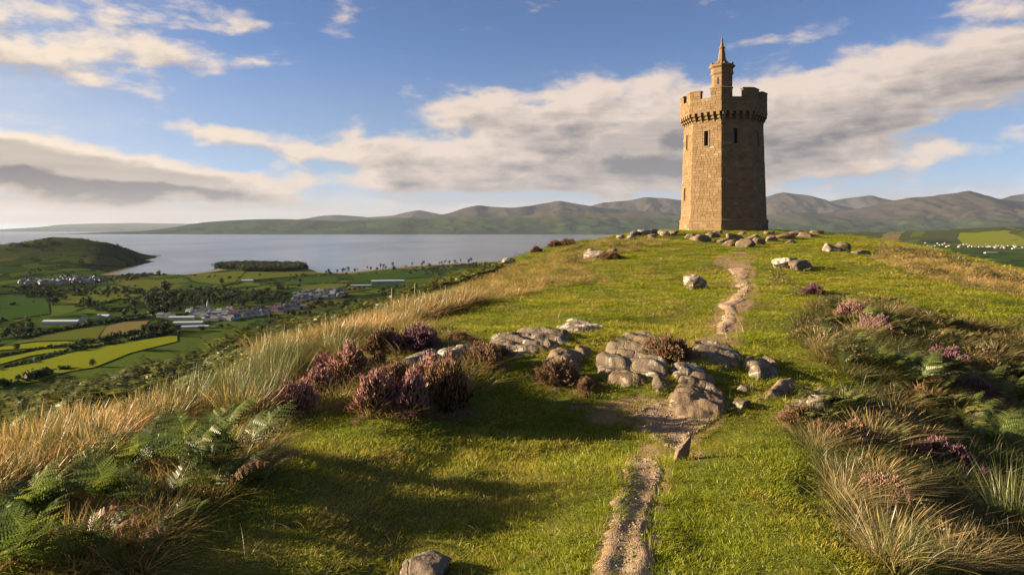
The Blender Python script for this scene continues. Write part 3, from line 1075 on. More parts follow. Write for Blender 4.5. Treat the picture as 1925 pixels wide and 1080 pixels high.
# corbels carrying the parapet
cmesh = MB()
prof = [(0.0, 12.32), (0.14, 12.36), (0.20, 12.66), (0.34, 12.70), (0.38, 13.02), (0.53, 13.06), (0.54, 13.46), (0.0, 13.46)]
hwc = 0.19
A = np.array([(x - 0.06, -hwc, z) for x, z in prof]); B = np.array([(x - 0.06, hwc, z) for x, z in prof])
n = len(prof)
Q = [[i, (i + 1) % n, n + (i + 1) % n, n + i] for i in range(n)]
T = []
for i in range(1, n - 1):
    T += [[0, i + 1, i], [n, n + i, n + i + 1]]
cmesh.add(np.vstack([A, B]), Q, T, a=0.42)
cme = cmesh.mesh('corbel', [M['stone']], 'tint')
for k in range(8):
    a = PHI0 + (k + 0.5) * PI / 4
    hw = 4.42 * S8
    for j in range(5):
        u = (j - 2) * (2 * hw / 4.55)
        ap = 4.42 * C8
        x = math.cos(a) * ap - math.sin(a) * u; y = math.sin(a) * ap + math.cos(a) * u
        obj('corbel', cme, tower, (x, y, 0), (0, 0, a))

# parapet
PR = 4.86
pf = lambda z: PR
mb = MB()
zb, zt = 13.44, 15.02
mb.rings([octo(4.30, zb), octo(PR, zb), octo(PR, zt), octo(PR - 0.52, zt), octo(PR - 0.52, 14.1), octo(0.3, 14.15)], True, False, a=0.3)
obj('parapet_core', mb.mesh('parapet_core', [M['stone']], 'tint'), tower)
mb = MB()
for k in range(8):
    clad(mb, Face(k, pf), zb + 0.02, zt - 0.02, 0.28, 0.32, 0.7, base_tint=0.42)
o = obj('parapet_ashlar', mb.mesh('parapet_ashlar', [M['stone']], 'tint'), tower); tag(o, kind='stuff')
mb = MB(); mb.rings([octo(PR + 0.02, zb - 0.03), octo(PR + 0.07, zb + 0.03), octo(PR + 0.07, zb + 0.12), octo(PR + 0.03, zb + 0.17)], False, a=0.38)
obj('parapet_moulding', mb.mesh('parapet_moulding', [M['stone']], 'tint'), tower)

# eight corner merlons, embrasures in the middle of every side
def merlon(kc, z0, z1, uL, uR):
    fA = Face(kc - 1, pf); fB = Face(kc, pf)      # corner kc lies at the +u end of side kc-1 and the -u end of side kc
    R_ = PR
    hw = R_ * S8
    def ring(z, grow):
        o1 = fA.P(uL - grow, z, grow); cO = np.array((math.cos(PHI0 + kc * PI / 4), math.sin(PHI0 + kc * PI / 4), 0)) * (R_ + grow / C8) + np.array((0, 0, z)); o2 = fB.P(uR + grow, z, grow)
        th = -0.50 - grow
        i2 = fB.P(uR + grow, z, th); cI = np.array((math.cos(PHI0 + kc * PI / 4), math.sin(PHI0 + kc * PI / 4), 0)) * (R_ + th / C8) + np.array((0, 0, z)); i1 = fA.P(uL - grow, z, th)
        return np.array([o1, cO, o2, i2, cI, i1])
    mb = MB()
    mb.rings([ring(z0, -0.01), ring(z1, -0.01)], False, a=0.35)
    clad(mb, fA, z0 + 0.01, z1, 0.3, 0.35, 0.7, u_lo=uL, u_hi=hw, base_tint=0.42)
    clad(mb, fB, z0 + 0.01, z1, 0.3, 0.35, 0.7, u_lo=-hw, u_hi=uR, base_tint=0.42)
    r0, r1, r2 = ring(z1, 0.07), ring(z1 + 0.10, 0.07), ring(z1 + 0.19, -0.06)
    mb.rings([ring(z1 - 0.001, -0.02), r0, r1, r2], False, a=0.3)
    mb.add(r2, [[0, 1, 4, 5], [1, 2, 3, 4]], a=0.35)
    return obj('merlon', mb.mesh('merlon', [M['stone']], 'tint'), tower)

hwp = PR * S8
for k in range(8):
    merlon(k, 15.02, 15.80 + (0.12 if k == 0 else 0.0) + (0.10 if k == 1 else 0), hwp * 0.32, -hwp * 0.32)

# stair turret with its spire, standing just behind the front corner
tdir = np.array((math.cos(PHI0), math.sin(PHI0)))
tcn = tdir * 3.0
tR = lambda z: 1.10
mb = MB()
mb.rings([octo(1.10, 14.1, tcn), octo(1.10, 17.75, tcn)], True, a=0.35)
for k in range(8):
    clad(mb, Face(k, tR, tcn), 14.2, 17.70, 0.30, 0.35, 0.6, base_tint=0.42)
tur = obj('turret', mb.mesh('turret', [M['stone']], 'tint'), tower)
mb = MB()
mb.rings([octo(1.12, 16.1, tcn), octo(1.19, 16.15, tcn), octo(1.19, 16.25, tcn), octo(1.12, 16.32, tcn)], False, a=0.35)
obj('turret_band', mb.mesh('turret_band', [M['stone']], 'tint'), tur)
mb = MB()
mb.rings([octo(1.12, 17.62, tcn), octo(1.26, 17.80, tcn), octo(1.26, 17.98, tcn), octo(1.20, 18.04, tcn), octo(1.22, 18.40, tcn), octo(1.42, 18.56, tcn), octo(1.44, 18.76, tcn), octo(1.24, 18.86, tcn), octo(0.5, 18.90, tcn)], True, a=0.40)
obj('turret_cornice', mb.mesh('turret_cornice', [M['stone']], 'tint'), tur)
for k in range(8):
    a = PHI0 + (k + 0.5) * PI / 4
    mb = MB()
    Mz = np.array(Matrix.Rotation(a, 3, 'Z'))
    mb.box((tcn[0] + math.cos(a) * 1.16, tcn[1] + math.sin(a) * 1.16, 18.93), (0.20, 0.42, 0.18), Mz, a=0.4)
    obj('turret_merlon', mb.mesh('turret_merlon', [M['stone']], 'tint'), tur)
mb = MB()
sp_prof = [(0.56, 18.86), (0.56, 19.08), (0.50, 19.12), (0.47, 19.30), (0.53, 19.36), (0.50, 19.44), (0.43, 19.50), (0.36, 20.10), (0.27, 20.68), (0.37, 20.74), (0.36, 20.86), (0.22, 20.92), (0.15, 21.25), (0.09, 21.62), (0.13, 21.68), (0.12, 21.76), (0.05, 21.84), (0.03, 22.05)]
mb.rings([octo(r, z, tcn) for r, z in sp_prof], True, a=0.45)
obj('spire', mb.mesh('spire', [M['stone']], 'tint'), tur)
# blind slit in the turret
f = Face(7, tR, tcn)
mb = MB(); mb.add([f.P(-0.09, 16.55, 0.06), f.P(0.09, 16.55, 0.06), f.P(0.09, 17.3, 0.06), f.P(-0.09, 17.3, 0.06)], [[0, 1, 2, 3]])
obj('slit', mb.mesh('slit', [M['void']]), tur)
# ------------------------------------------------------------------ paths
def sheet(name, P, res, lift, mat, seed, wob=0.06, lip=0.09):
    mn = P.min(0) - 0.2; mx = P.max(0) + 0.2
    nx = int((mx[0] - mn[0]) / res) + 2; ny = int((mx[1] - mn[1]) / res) + 2
    x = mn[0] + np.arange(nx) * res; y = mn[1] + np.arange(ny) * res
    X, Y = np.meshgrid(x, y)
    wx = X + wob * fbm2(X / (wob * 5), Y / (wob * 5), 3, seed); wy = Y + wob * fbm2(X / (wob * 5) + 40, Y / (wob * 5), 3, seed)
    ins = in_poly(wx, wy, P)
    idx = -np.ones(ins.shape, int)
    _, _, d, _ = near_poly(wx, wy, P)
    Z = ground(X, Y) + 0.004 + lift * np.where(ins, sstep(d, 0, lip), 0) + 0.008 * fbm2(X / 0.12, Y / 0.12, 2, seed + 5)
    Z = np.where(ins, Z, Z - 0.05)
    keep = ins[:-1, :-1] | ins[1:, :-1] | ins[:-1, 1:] | ins[1:, 1:]
    use = np.zeros(ins.shape, bool)
    use[:-1, :-1] |= keep; use[1:, :-1] |= keep; use[:-1, 1:] |= keep; use[1:, 1:] |= keep
    idx[use] = np.arange(use.sum())
    a = idx[:-1, :-1][keep]; b_ = idx[:-1, 1:][keep]; c = idx[1:, 1:][keep]; e = idx[1:, :-1][keep]
    o = obj(name, make_mesh(name, np.stack([X, Y, Z], -1)[use], np.stack([a, b_, c, e], 1), [mat]))
    tag(o, kind='structure')
    return o

sheet('path', PATHS['front'], 0.03, 0.028, M['path'], 3, 0.10)
sheet('path', PATHS['middle'], 0.035, 0.03, M['path'], 5, 0.12)
sheet('path', PATHS['far'], 0.10, 0.045, M['path_sunlit'], 8, 0.30, 0.35)

# ------------------------------------------------------------------ rocks
_ico = {}
def ico(sub):
    if sub not in _ico:
        bm = bmesh.new()
        bmesh.ops.create_icosphere(bm, subdivisions=sub, radius=1.0)
        V = np.array([v.co[:] for v in bm.verts]); Fc = np.array([[v.index for v in f.verts] for f in bm.faces])
        bm.free()
        _ico[sub] = (V / np.linalg.norm(V, axis=1)[:, None], Fc)
    return _ico[sub]

def rock_shape(seed, sub=4, planes=12, sharp=26.0, rough=0.09, flat=0.0, bed=0.25):
    """facetted boulder: soft intersection of random planes plus layered and fine roughness, unit size"""
    g = np.random.default_rng(seed)
    V, Fc = ico(sub)
    n = g.normal(size=(planes, 3)); n /= np.linalg.norm(n, axis=1)[:, None]
    d = g.uniform(0.62, 1.0, planes)
    if flat > 0:
        n[0] = (g.normal(0, .12), g.normal(0, .12), 1); n[0] /= np.linalg.norm(n[0]); d[0] = 1 - flat
    dot = np.maximum(V @ n.T, 0.02)
    rr = d[None, :] / dot
    r = -np.log(np.sum(np.exp(-sharp * rr), 1)) / sharp
    r = np.clip(r, 0.3, 1.25)
    P = V * r[:, None]
    P = P * (1 + 0.14 * fbm3(P * 1.3 + seed, 2, seed % 50)[:, None])
    layer = fbm3(P * np.array((1.3, 1.3, 5.5)) + seed * 0.7, 3, seed % 40)
    P = P + V * (layer * rough * 1.2)[:, None] * bed * 4 * 0.5
    P = P + V * (fbm3(P * 5.0 + seed, 4, seed % 30, 0.6) * rough * 0.75)[:, None]
    if sub >= 5:
        P = P + V * (fbm3(P * 16.0 + seed, 3, seed % 30, 0.6) * rough * 0.26)[:, None]
    return P, Fc

ROCKS = []
def add_rock(px, py0, py1, w, mat, label, seed, depth=0.8, sink=0.3, sub=4, rz=None, tilt=0.0, roll=0.0, flat=0.3, rough=0.09, group=None, hscale=1.0, cat='rock', planes=14):
    """px: middle, py0 top, py1 foot on the ground, w width - in photo pixels; becomes a rock of real size standing there"""
    p = gp(px, py1)
    d = p[1]
    rx = w / 2 * d / F * (1.12 if d < 14 else 1.0)
    if d < 14: hscale *= 0.68; depth *= 1.35; sink = max(sink, 0.42)
    h = (py1 - py0) * d / F * hscale
    ry = rx * depth
    c = np.array((p[0], p[1] + ry * 0.75))
    zc = float(ground(c[0], c[1]))
    # visible height = h; the rest is buried
    topz = max(p[2] + h, zc + 0.12 * h)
    full = (topz - zc) / (1 - sink)
    rz_ = full / 2 * 1.05
    P, Fc = rock_shape(seed, sub, planes=planes, flat=flat, rough=rough)
    ext = np.abs(P).max(0)
    P = P / ext
    P = P * np.array((rx, ry, rz_))
    a = rz if rz is not None else 0.0
    R_ = np.array((Matrix.Rotation(a, 3, 'Z') @ Matrix.Rotation(roll, 3, 'Y') @ Matrix.Rotation(tilt, 3, 'X')))
    P = P @ R_.T
    me = make_mesh('rock', P, Fc, [mat])
    o = obj('rock', me, None, (c[0], c[1], topz - P[:, 2].max()))
    tag(o, label, cat, group)
    ROCKS.append((c[0], c[1], max(rx, ry), o))
    return o

RK, RP, RB = M['rock'], M['rock_pale'], M['rock_brown']
R_DEF = [
    # px, top, foot, w, mat, label
    #(1310, 702, 786, 124, RB, 'largest brown boulder with a smooth hollowed face right beside the gravel', 109, dict(hscale=1.15, depth=0.75, sub=5, flat=0.25, sink=0.3, roll=0.12, tilt=-0.1)),
    (1397, 744, 772, 34, RK, 'small round grey stone in shade on the grassy rut', 113, dict(depth=0.9)),
    (1286, 816, 866, 30, RB, 'narrow upright shard of stone at the tip of the gravel patch', 118, dict(hscale=1.3, depth=0.5, rz=0.35, roll=0.35, flat=0.0, sink=0.2)),
    (790, 1052, 1100, 96, RK, 'grey rock cut off by the bottom edge of the photo left of the path', 119, dict(depth=0.8, sub=5)),
    (1308, 519, 545, 54, RP, 'lone boulder on the open lawn just left of the sandy path', 120, dict(depth=0.8, sub=5, hscale=1.1)),
    (955, 484, 498, 30, RP, 'pale boulder on the left skyline of the hill above the bay', 124, dict(depth=0.8)),
    (1484, 484, 506, 56, RP, 'pale flat topped rock of the trio above the gorse right of the path', 125, dict(depth=0.8, sub=5)),
    (1508, 488, 511, 42, RK, 'darker angular rock in the middle of the trio right of the path', 126, dict(depth=0.8)),
    (1522, 495, 511, 26, RK, 'smallest rock at the right end of the trio right of the path', 127, dict(depth=0.8)),
    (1565, 457, 473, 36, RP, 'pale tilted rock on the slope right of the tower', 128, dict(depth=0.6, roll=0.5)),
    (1592, 455, 474, 40, RK, 'dark sided rock beside the pale tilted rock right of the tower', 129, dict(depth=0.6, roll=0.3)),
    (1622, 470, 480, 40, RK, 'low flat rock in the grass furthest right of the tower', 130, dict(depth=0.6)),
    (1128, 471, 487, 60, RP, 'rock with heather on it on the left shoulder of the hill', 131, dict(depth=0.6)),
]
for (px, a, c, w, m, lab, sd_, kw) in R_DEF:
    add_rock(px, a, c, w, m, lab, sd_, **kw)

# bedrock breaking through the turf: slabs with their real outline, standing proud of the ground
def slab(pts, H, w, mat, label, seed, res=0.03, ledge=0.05, lang=0.6, dome=0.0, tilt=0.0):
    P = gp_poly(pts)
    mn, mx = P.min(0) - 0.25, P.max(0) + 0.25
    c0 = P.mean(0)
    x = np.arange(mn[0], mx[0], res); y = np.arange(mn[1], mx[1], res)
    X, Y = np.meshgrid(x, y)
    wx = X + 0.10 * fbm2(X / 0.4, Y / 0.4, 4, seed, .6); wy = Y + 0.10 * fbm2(X / 0.4 + 30, Y / 0.4, 4, seed, .6)
    ins = in_poly(wx, wy, P)
    _, _, d, _ = near_poly(wx, wy, P)
    sd_ = np.where(ins, d, -d)
    base = ground(X, Y)
    H = H * 0.36
    up = 1 - np.exp(-np.maximum(sd_, 0) / (w * 0.45))
    ln = (X - c0[0]) * math.cos(lang) + (Y - c0[1]) * math.sin(lang) + 0.25 * fbm2(X / 0.9, Y / 0.9, 3, seed + 2)
    st = ln / 0.34
    fr = st - np.floor(st)
    terr = (np.floor(st) % 3 - 1) * ledge * 0.6 + ledge * (sstep(fr, 0.0, 0.10) - 0.5) - ledge * 0.5 * fr
    n1 = fbm2(X / 0.55, Y / 0.55, 4, seed + 4, .55)
    crack = np.abs(fbm2(X / 0.75, Y / 0.75, 3, seed + 6))
    crack2 = np.abs(fbm2(X / 0.33 + 9, Y / 0.33, 2, seed + 8))
    rel = H * up * (0.9 + 0.45 * n1) + up * terr * 1.5 - up * 0.035 * (1 - sstep(crack, 0.0, 0.022)) - up * 0.012 * (1 - sstep(crack2, 0, 0.03))
    rel += up * (0.022 * fbm2(X / 0.13, Y / 0.13, 3, seed + 10, .6)) + up * tilt * (X - c0[0])
    if dome: rel += dome * sstep(sd_, 0, max(sd_.max(), .01)) ** 0.7
    Z = base + np.where(sd_ > 0, np.maximum(rel, -0.02), 0) + np.where(sd_ < 0, np.maximum(sd_ * 3.5, -0.3), 0)
    keepv = sd_ > -0.13
    k = keepv[:-1, :-1] & keepv[1:, :-1] & keepv[:-1, 1:] & keepv[1:, 1:]
    use = np.zeros(ins.shape, bool)
    use[:-1, :-1] |= k; use[1:, :-1] |= k; use[:-1, 1:] |= k; use[1:, 1:] |= k
    idx = -np.ones(ins.shape, int); idx[use] = np.arange(use.sum())
    Q = np.stack([idx[:-1, :-1][k], idx[:-1, 1:][k], idx[1:, 1:][k], idx[1:, :-1][k]], 1)
    V = np.stack([X, Y, Z], -1)[use]
    o0 = np.array((c0[0], c0[1], float(ground(c0[0], c0[1]))))
    o = obj('rock_slab', make_mesh('rock_slab', V - o0, Q, [mat]), None, o0)
    tag(o, label, 'rock')
    SLABS.append(P)
    return o

k3 = lambda L: [(500 + a / 3, 560 + b_ / 3) for a, b_ in L]
k4 = lambda L: [(980 + a / 3, 560 + b_ / 3) for a, b_ in L]
slab(k3([(690, 420), (705, 370), (760, 330), (850, 298), (960, 275), (1010, 300), (960, 350), (880, 400), (790, 440)]), 0.20, 0.10, RP, 'long sloping pale slab rising out of the heather, left of the white block', 1, lang=2.6, tilt=0.08)
slab(k3([(940, 345), (975, 300), (1080, 270), (1160, 262), (1180, 300), (1130, 345), (1010, 365)]), 0.30, 0.07, RP, 'white lichen covered block at the top end of the long sloping slab', 2, lang=2.2)
slab(k3([(1250, 245), (1300, 222), (1450, 205), (1600, 192), (1720, 210), (1715, 255), (1610, 300), (1500, 330), (1400, 338), (1330, 310), (1270, 280)]), 0.22, 0.12, RK, 'long low grey rock shelf behind the shaded grass, right of the white block', 3, lang=1.0)
slab(k4([(120, 385), (165, 320), (300, 292), (395, 300), (345, 380), (320, 420), (200, 425)]), 0.30, 0.14, RB, 'sunlit brown rock behind the small round heather at the left end of the outcrop', 4, lang=0.3)
slab(k4([(420, 455), (430, 360), (470, 290), (560, 262), (700, 296), (840, 355), (855, 410), (825, 465), (760, 485), (690, 450), (600, 420), (510, 450)]), 0.22, 0.10, RK, 'broad dark grey sloping slab in the middle of the outcrop', 5, lang=0.9, ledge=0.07)
slab(k4([(480, 490), (520, 430), (610, 415), (690, 445), (720, 490), (600, 500)]), 0.20, 0.12, RB, 'small sunlit brown rock at the foot of the broad dark slab', 6)
slab(k4([(950, 265), (1050, 262), (1200, 292), (1265, 335), (1245, 392), (1150, 398), (1040, 368), (975, 315)]), 0.12, 0.10, RK, 'shaded flat ledge of rock below the end of the sandy path', 7, lang=1.3)
slab(k4([(1250, 380), (1300, 345), (1420, 352), (1475, 395), (1430, 450), (1330, 472), (1270, 435)]), 0.28, 0.09, RK, 'dark blocky rock with pale spots at the right end of the outcrop', 8, lang=0.2)
slab(k4([(1300, 585), (1380, 515), (1450, 478), (1545, 475), (1570, 510), (1490, 545), (1400, 580)]), 0.18, 0.12, RB, 'smooth sunlit brown slab behind the bright grass right of the rut', 9, lang=2.4)
slab(k4([(1490, 600), (1550, 572), (1690, 596), (1770, 622), (1720, 672), (1600, 668), (1510, 650)]), 0.26, 0.07, RP, 'white streaked rock among brown heather right of the rut', 10, lang=2.5, ledge=0.09)
slab(k4([(1560, 560), (1620, 520), (1720, 560), (1790, 610), (1770, 625), (1690, 592)]), 0.22, 0.08, RK, 'grey ridged slab lying behind the white streaked rock', 11, lang=2.5, ledge=0.08)
slab(k4([(820, 640), (835, 540), (870, 470), (960, 455), (1080, 470), (1155, 560), (1165, 630), (1110, 685), (980, 690), (880, 680)]), 0.26, 0.10, RB, 'largest brown rock with a smooth hollowed face right beside the gravel', 12, lang=1.2, dome=0.02, ledge=0.05)
slab(k4([(850, 440), (865, 385), (950, 362), (1035, 390), (1050, 445), (960, 470), (870, 468)]), 0.32, 0.07, RP, 'angular pale block above the largest brown rock', 13, lang=0.4)
slab(k4([(190, 170), (255, 128), (380, 132), (480, 170), (400, 195), (250, 195)]), 0.24, 0.25, RP, 'lone rounded pale rock half sunk in bright turf behind the rock shelf', 14, res=0.04, ledge=0.02)
slab(k4([(262, 600), (310, 568), (380, 580), (375, 620), (290, 630)]), 0.06, 0.08, RK, 'small half buried stone in the shaded grass below the outcrop', 15, ledge=0.01)
slab(k4([(520, 235), (640, 205), (790, 215), (830, 240), (700, 262), (580, 255)]), 0.07, 0.1, RK, 'low grey ledge on the turf behind the broad dark slab', 16, res=0.04)
slab(k4([(740, 480), (800, 440), (850, 470), (835, 540), (780, 545)]), 0.16, 0.08, RK, 'dark upright rock between the broad slab and the largest brown rock', 17)
slab(k4([(1190, 520), (1230, 480), (1310, 480), (1330, 520), (1260, 545)]), 0.12, 0.1, RK, 'low dark rock in shade just right of the largest brown rock', 18)

def slab_d(x, y):
    d = np.full(len(x), 1e9)
    for P in SLABS:
        c = P.mean(0); r_ = np.hypot(*(P - c).T).max()
        m = np.hypot(x - c[0], y - c[1]) < r_ + 0.6
        if not m.any(): continue
        i_ = in_poly(x[m], y[m], P); _, _, q_, _ = near_poly(x[m], y[m], P)
        d[m] = np.minimum(d[m], np.where(i_, -q_, q_))
    return d

crng = np.random.default_rng(77)
# rocks strewn along the foot of the tower
k = 0
for (px, py, w, h) in [(1322, 455, 46, 18), (1300, 447, 26, 10), (1342, 447, 30, 13), (1360, 458, 32, 14), (1384, 452, 40, 17), (1378, 463, 34, 15), (1405, 465, 40, 20), (1428, 461, 36, 18), (1420, 450, 30, 12), (1455, 455, 34, 15),
                       (1478, 450, 60, 14), (1500, 443, 56, 12), (1524, 446, 46, 11), (1540, 440, 30, 9), (1450, 441, 26, 8), (1488, 458, 24, 8), (1348, 438, 24, 7), (1395, 441, 22, 7)]:
    k += 1
    add_rock(px, py - h * 0.85, py, w, RB, 'sunlit grey brown rock strewn in the grass at the foot of the tower', 200 + k, depth=crng.uniform(.5, .8), sub=4, roll=crng.uniform(-.25, .25), flat=.2, sink=.45, rough=0.13, planes=10, group='rocks strewn at the foot of the tower')
for (px, py, w, h) in [(1196, 442, 24, 8), (1212, 440, 30, 9), (1232, 438, 28, 8), (1250, 441, 26, 8), (1268, 440, 22, 7), (1186, 449, 20, 8), (1225, 446, 22, 7), (1110, 476, 24, 9), (1156, 476, 22, 9), (1168, 449, 18, 8)]:
    k += 1
    add_rock(px, py - h, py + 2, w, [RP, RK][k % 2], 'small rock breaking the turf on the skyline left of the tower', 200 + k, depth=.7, sub=3, roll=crng.uniform(-.2, .2), group='rocks on the skyline left of the tower')
# ------------------------------------------------------------------ plants
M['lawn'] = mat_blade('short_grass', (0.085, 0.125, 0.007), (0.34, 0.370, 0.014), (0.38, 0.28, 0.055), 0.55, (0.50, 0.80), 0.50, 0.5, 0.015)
M['straw'] = mat_blade('moor_grass', (0.115, 0.125, 0.022), (0.38, 0.245, 0.090), (0.46, 0.265, 0.105), 0.5, (0.45, 0.85), 0.40, 0.45, 0.03)
M['rough'] = mat_blade('rough_grass', (0.075, 0.095, 0.014), (0.30, 0.235, 0.075), (0.42, 0.27, 0.10), 0.35, (0.45, 0.8), 0.40, 0.45, 0.03)
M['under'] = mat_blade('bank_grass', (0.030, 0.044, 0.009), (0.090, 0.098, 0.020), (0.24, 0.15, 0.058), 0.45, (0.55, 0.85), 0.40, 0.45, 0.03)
M['rush'] = mat_blade('rush', (0.045, 0.065, 0.012), (0.155, 0.165, 0.040), (0.42, 0.29, 0.12), 1.5, (0.62, 0.9), 0.3, 0.3, 0.05)
M['oat'] = mat_blade('dry_tussock', (0.11, 0.115, 0.026), (0.40, 0.29, 0.12), (0.46, 0.28, 0.13), 1.5, (0.5, 0.9), 0.35, 0.3, 0.04)
M['fern'] = mat_leaf('fern_green', [(0.040, 0.066, 0.014), (0.068, 0.105, 0.020), (0.115, 0.150, 0.026), (0.22, 0.20, 0.034)], 0.48, 0.035, 0.5)
M['fern_dry'] = mat_leaf('fern_brown', [(0.10, 0.045, 0.018), (0.19, 0.085, 0.030), (0.26, 0.15, 0.05)], 0.35, 0.05, 0.5)
M['bracken'] = mat_leaf('bracken', [(0.055, 0.068, 0.018), (0.100, 0.115, 0.026), (0.160, 0.150, 0.040), (0.24, 0.175, 0.065)], 0.40, 0.03, 0.5)
M['gorse'] = mat_leaf('gorse', [(0.040, 0.040, 0.012), (0.075, 0.062, 0.018), (0.125, 0.090, 0.028), (0.20, 0.125, 0.045)], 0.25, 0.03, 0.5)
M['blossom'] = mat_leaf('heather_bloom', [(0.17, 0.080, 0.055), (0.30, 0.145, 0.115), (0.42, 0.215, 0.195), (0.50, 0.28, 0.29)], 0.25, 0.02, 0.6)
M['blossom_purple'] = mat_leaf('heather_bloom_purple', [(0.13, 0.055, 0.075), (0.22, 0.095, 0.135), (0.32, 0.15, 0.22)], 0.25, 0.02, 0.6)
M['blossom_brown'] = mat_leaf('heather_faded', [(0.13, 0.068, 0.035), (0.22, 0.12, 0.065), (0.31, 0.18, 0.11)], 0.25, 0.02, 0.6)
M['twig'] = mat_leaf('heather_twigs', [(0.040, 0.030, 0.016), (0.060, 0.055, 0.022), (0.075, 0.080, 0.024)], 0.15, 0.02, 0.6)
M['yellow'] = mat_leaf('ragwort_yellow', [(0.50, 0.33, 0.01), (0.65, 0.45, 0.02)], 0.3, 0.0)
M['stem'] = mat_simple('stem', (0.12, 0.085, 0.035), 0.7, 0.2)
M['soil'] = mat_simple('pebble', (0.24, 0.175, 0.125), 0.95, 0.1, 0.4, 9.0)


def blades(g, n, rad_, h0, h1, w, curl=0.5, lean=0.35, wind=(0.0, 0.0), segs=4, headw=0.0):
    """n tapering curved blades rooted in a disc; returns V, Q, h"""
    a = g.uniform(0, 2 * PI, n); r = rad_ * np.sqrt(g.uniform(0, 1, n))
    base = np.stack([np.cos(a) * r, np.sin(a) * r, np.full(n, -0.01)], 1)
    H = g.uniform(h0, h1, n)
    out = np.stack([np.cos(a), np.sin(a)], 1) * (r / rad_)[:, None] * lean + g.normal(0, 0.16, (n, 2)) + np.array(wind)
    fa = g.uniform(0, 2 * PI, n)
    side = np.stack([np.cos(fa), np.sin(fa), np.zeros(n)], 1)
    t = np.linspace(0, 1, segs + 1)
    cu = curl * g.uniform(0.5, 1.5, n)
    lv = []
    hv = []
    for tt in t:
        off = out * (tt + cu[:, None] * tt * tt) * H[:, None]
        z = H * (tt - 0.28 * np.minimum(np.linalg.norm(out, axis=1) * (1 + cu), 1.6) * tt * tt)
        c = base + np.concatenate([off, z[:, None]], 1)
        ww = w * (1 - tt ** 1.7) + w * 0.08
        if headw and 0.72 <= tt <= 0.93: ww = headw
        lv.append(np.stack([c - side * ww / 2, c + side * ww / 2], 1))
        hv.append(np.full((n, 2), tt))
    V = np.stack(lv, 1)            # n, segs+1, 2, 3
    hh = np.stack(hv, 1)
    idx = np.arange(n * (segs + 1) * 2).reshape(n, segs + 1, 2)
    Q = np.stack([idx[:, :-1, 0], idx[:, :-1, 1], idx[:, 1:, 1], idx[:, 1:, 0]], -1).reshape(-1, 4)
    return V.reshape(-1, 3), Q, hh.reshape(-1)

def tuft_mesh(name, seed, mat, *a, **k):
    V, Q, h = blades(np.random.default_rng(seed), *a, **k)
    return make_mesh(name, V, Q, [mat], attrs={'h': h})


def scatter(name, meshes, pts, rot, scl, label=None):
    """ONE object of kind stuff: the given tufts stood on the given points by geometry nodes"""
    n = len(pts)
    me = bpy.data.meshes.new(name)
    me.vertices.add(n)
    me.vertices.foreach_set('co', np.asarray(pts, np.float32).ravel())
    me.attributes.new('rot', 'FLOAT_VECTOR', 'POINT').data.foreach_set('vector', np.asarray(rot, np.float32).ravel())
    me.attributes.new('scl', 'FLOAT_VECTOR', 'POINT').data.foreach_set('vector', np.asarray(scl, np.float32).ravel())
    me.attributes.new('pick', 'INT', 'POINT').data.foreach_set('value', np.random.default_rng(1).integers(0, len(meshes), n).astype(np.int32))
    o = obj(name, me)
    ng = bpy.data.node_groups.new(name + '_nodes', 'GeometryNodeTree')
    ng.interface.new_socket('Geometry', in_out='INPUT', socket_type='NodeSocketGeometry')
    ng.interface.new_socket('Geometry', in_out='OUTPUT', socket_type='NodeSocketGeometry')
    N = ng.nodes; L = ng.links
    gi = N.new('NodeGroupInput'); go = N.new('NodeGroupOutput'); jn = N.new('GeometryNodeJoinGeometry')
    def na(nm, tp):
        q = N.new('GeometryNodeInputNamedAttribute'); q.data_type = tp; q.inputs[0].default_value = nm
        return q.outputs[0]
    rv = na('rot', 'FLOAT_VECTOR'); sv = na('scl', 'FLOAT_VECTOR'); pk = na('pick', 'INT')
    e2r = N.new('FunctionNodeEulerToRotation'); L.new(rv, e2r.inputs[0])
    for k, m in enumerate(meshes):
        src = bpy.data.objects.new(name + '_tuft', m)
        oi = N.new('GeometryNodeObjectInfo'); oi.inputs[0].default_value = src; oi.inputs['As Instance'].default_value = True
        cmp_ = N.new('FunctionNodeCompare'); cmp_.data_type = 'INT'; cmp_.operation = 'EQUAL'
        L.new(pk, cmp_.inputs[2]); cmp_.inputs[3].default_value = k
        ip = N.new('GeometryNodeInstanceOnPoints')
        L.new(gi.outputs[0], ip.inputs['Points']); L.new(cmp_.outputs[0], ip.inputs['Selection']); L.new(oi.outputs['Geometry'], ip.inputs['Instance'])
        L.new(e2r.outputs[0], ip.inputs['Rotation']); L.new(sv, ip.inputs['Scale'])
        L.new(ip.outputs[0], jn.inputs[0])
    L.new(jn.outputs[0], go.inputs[0])
    md = o.modifiers.new('scatter', 'NODES'); md.node_group = ng
    tag(o, label, None, None, 'stuff')
    return o

# ---- regions (drawn on the photo, laid onto the ground)
def region(pts):
    return gp_poly(pts)

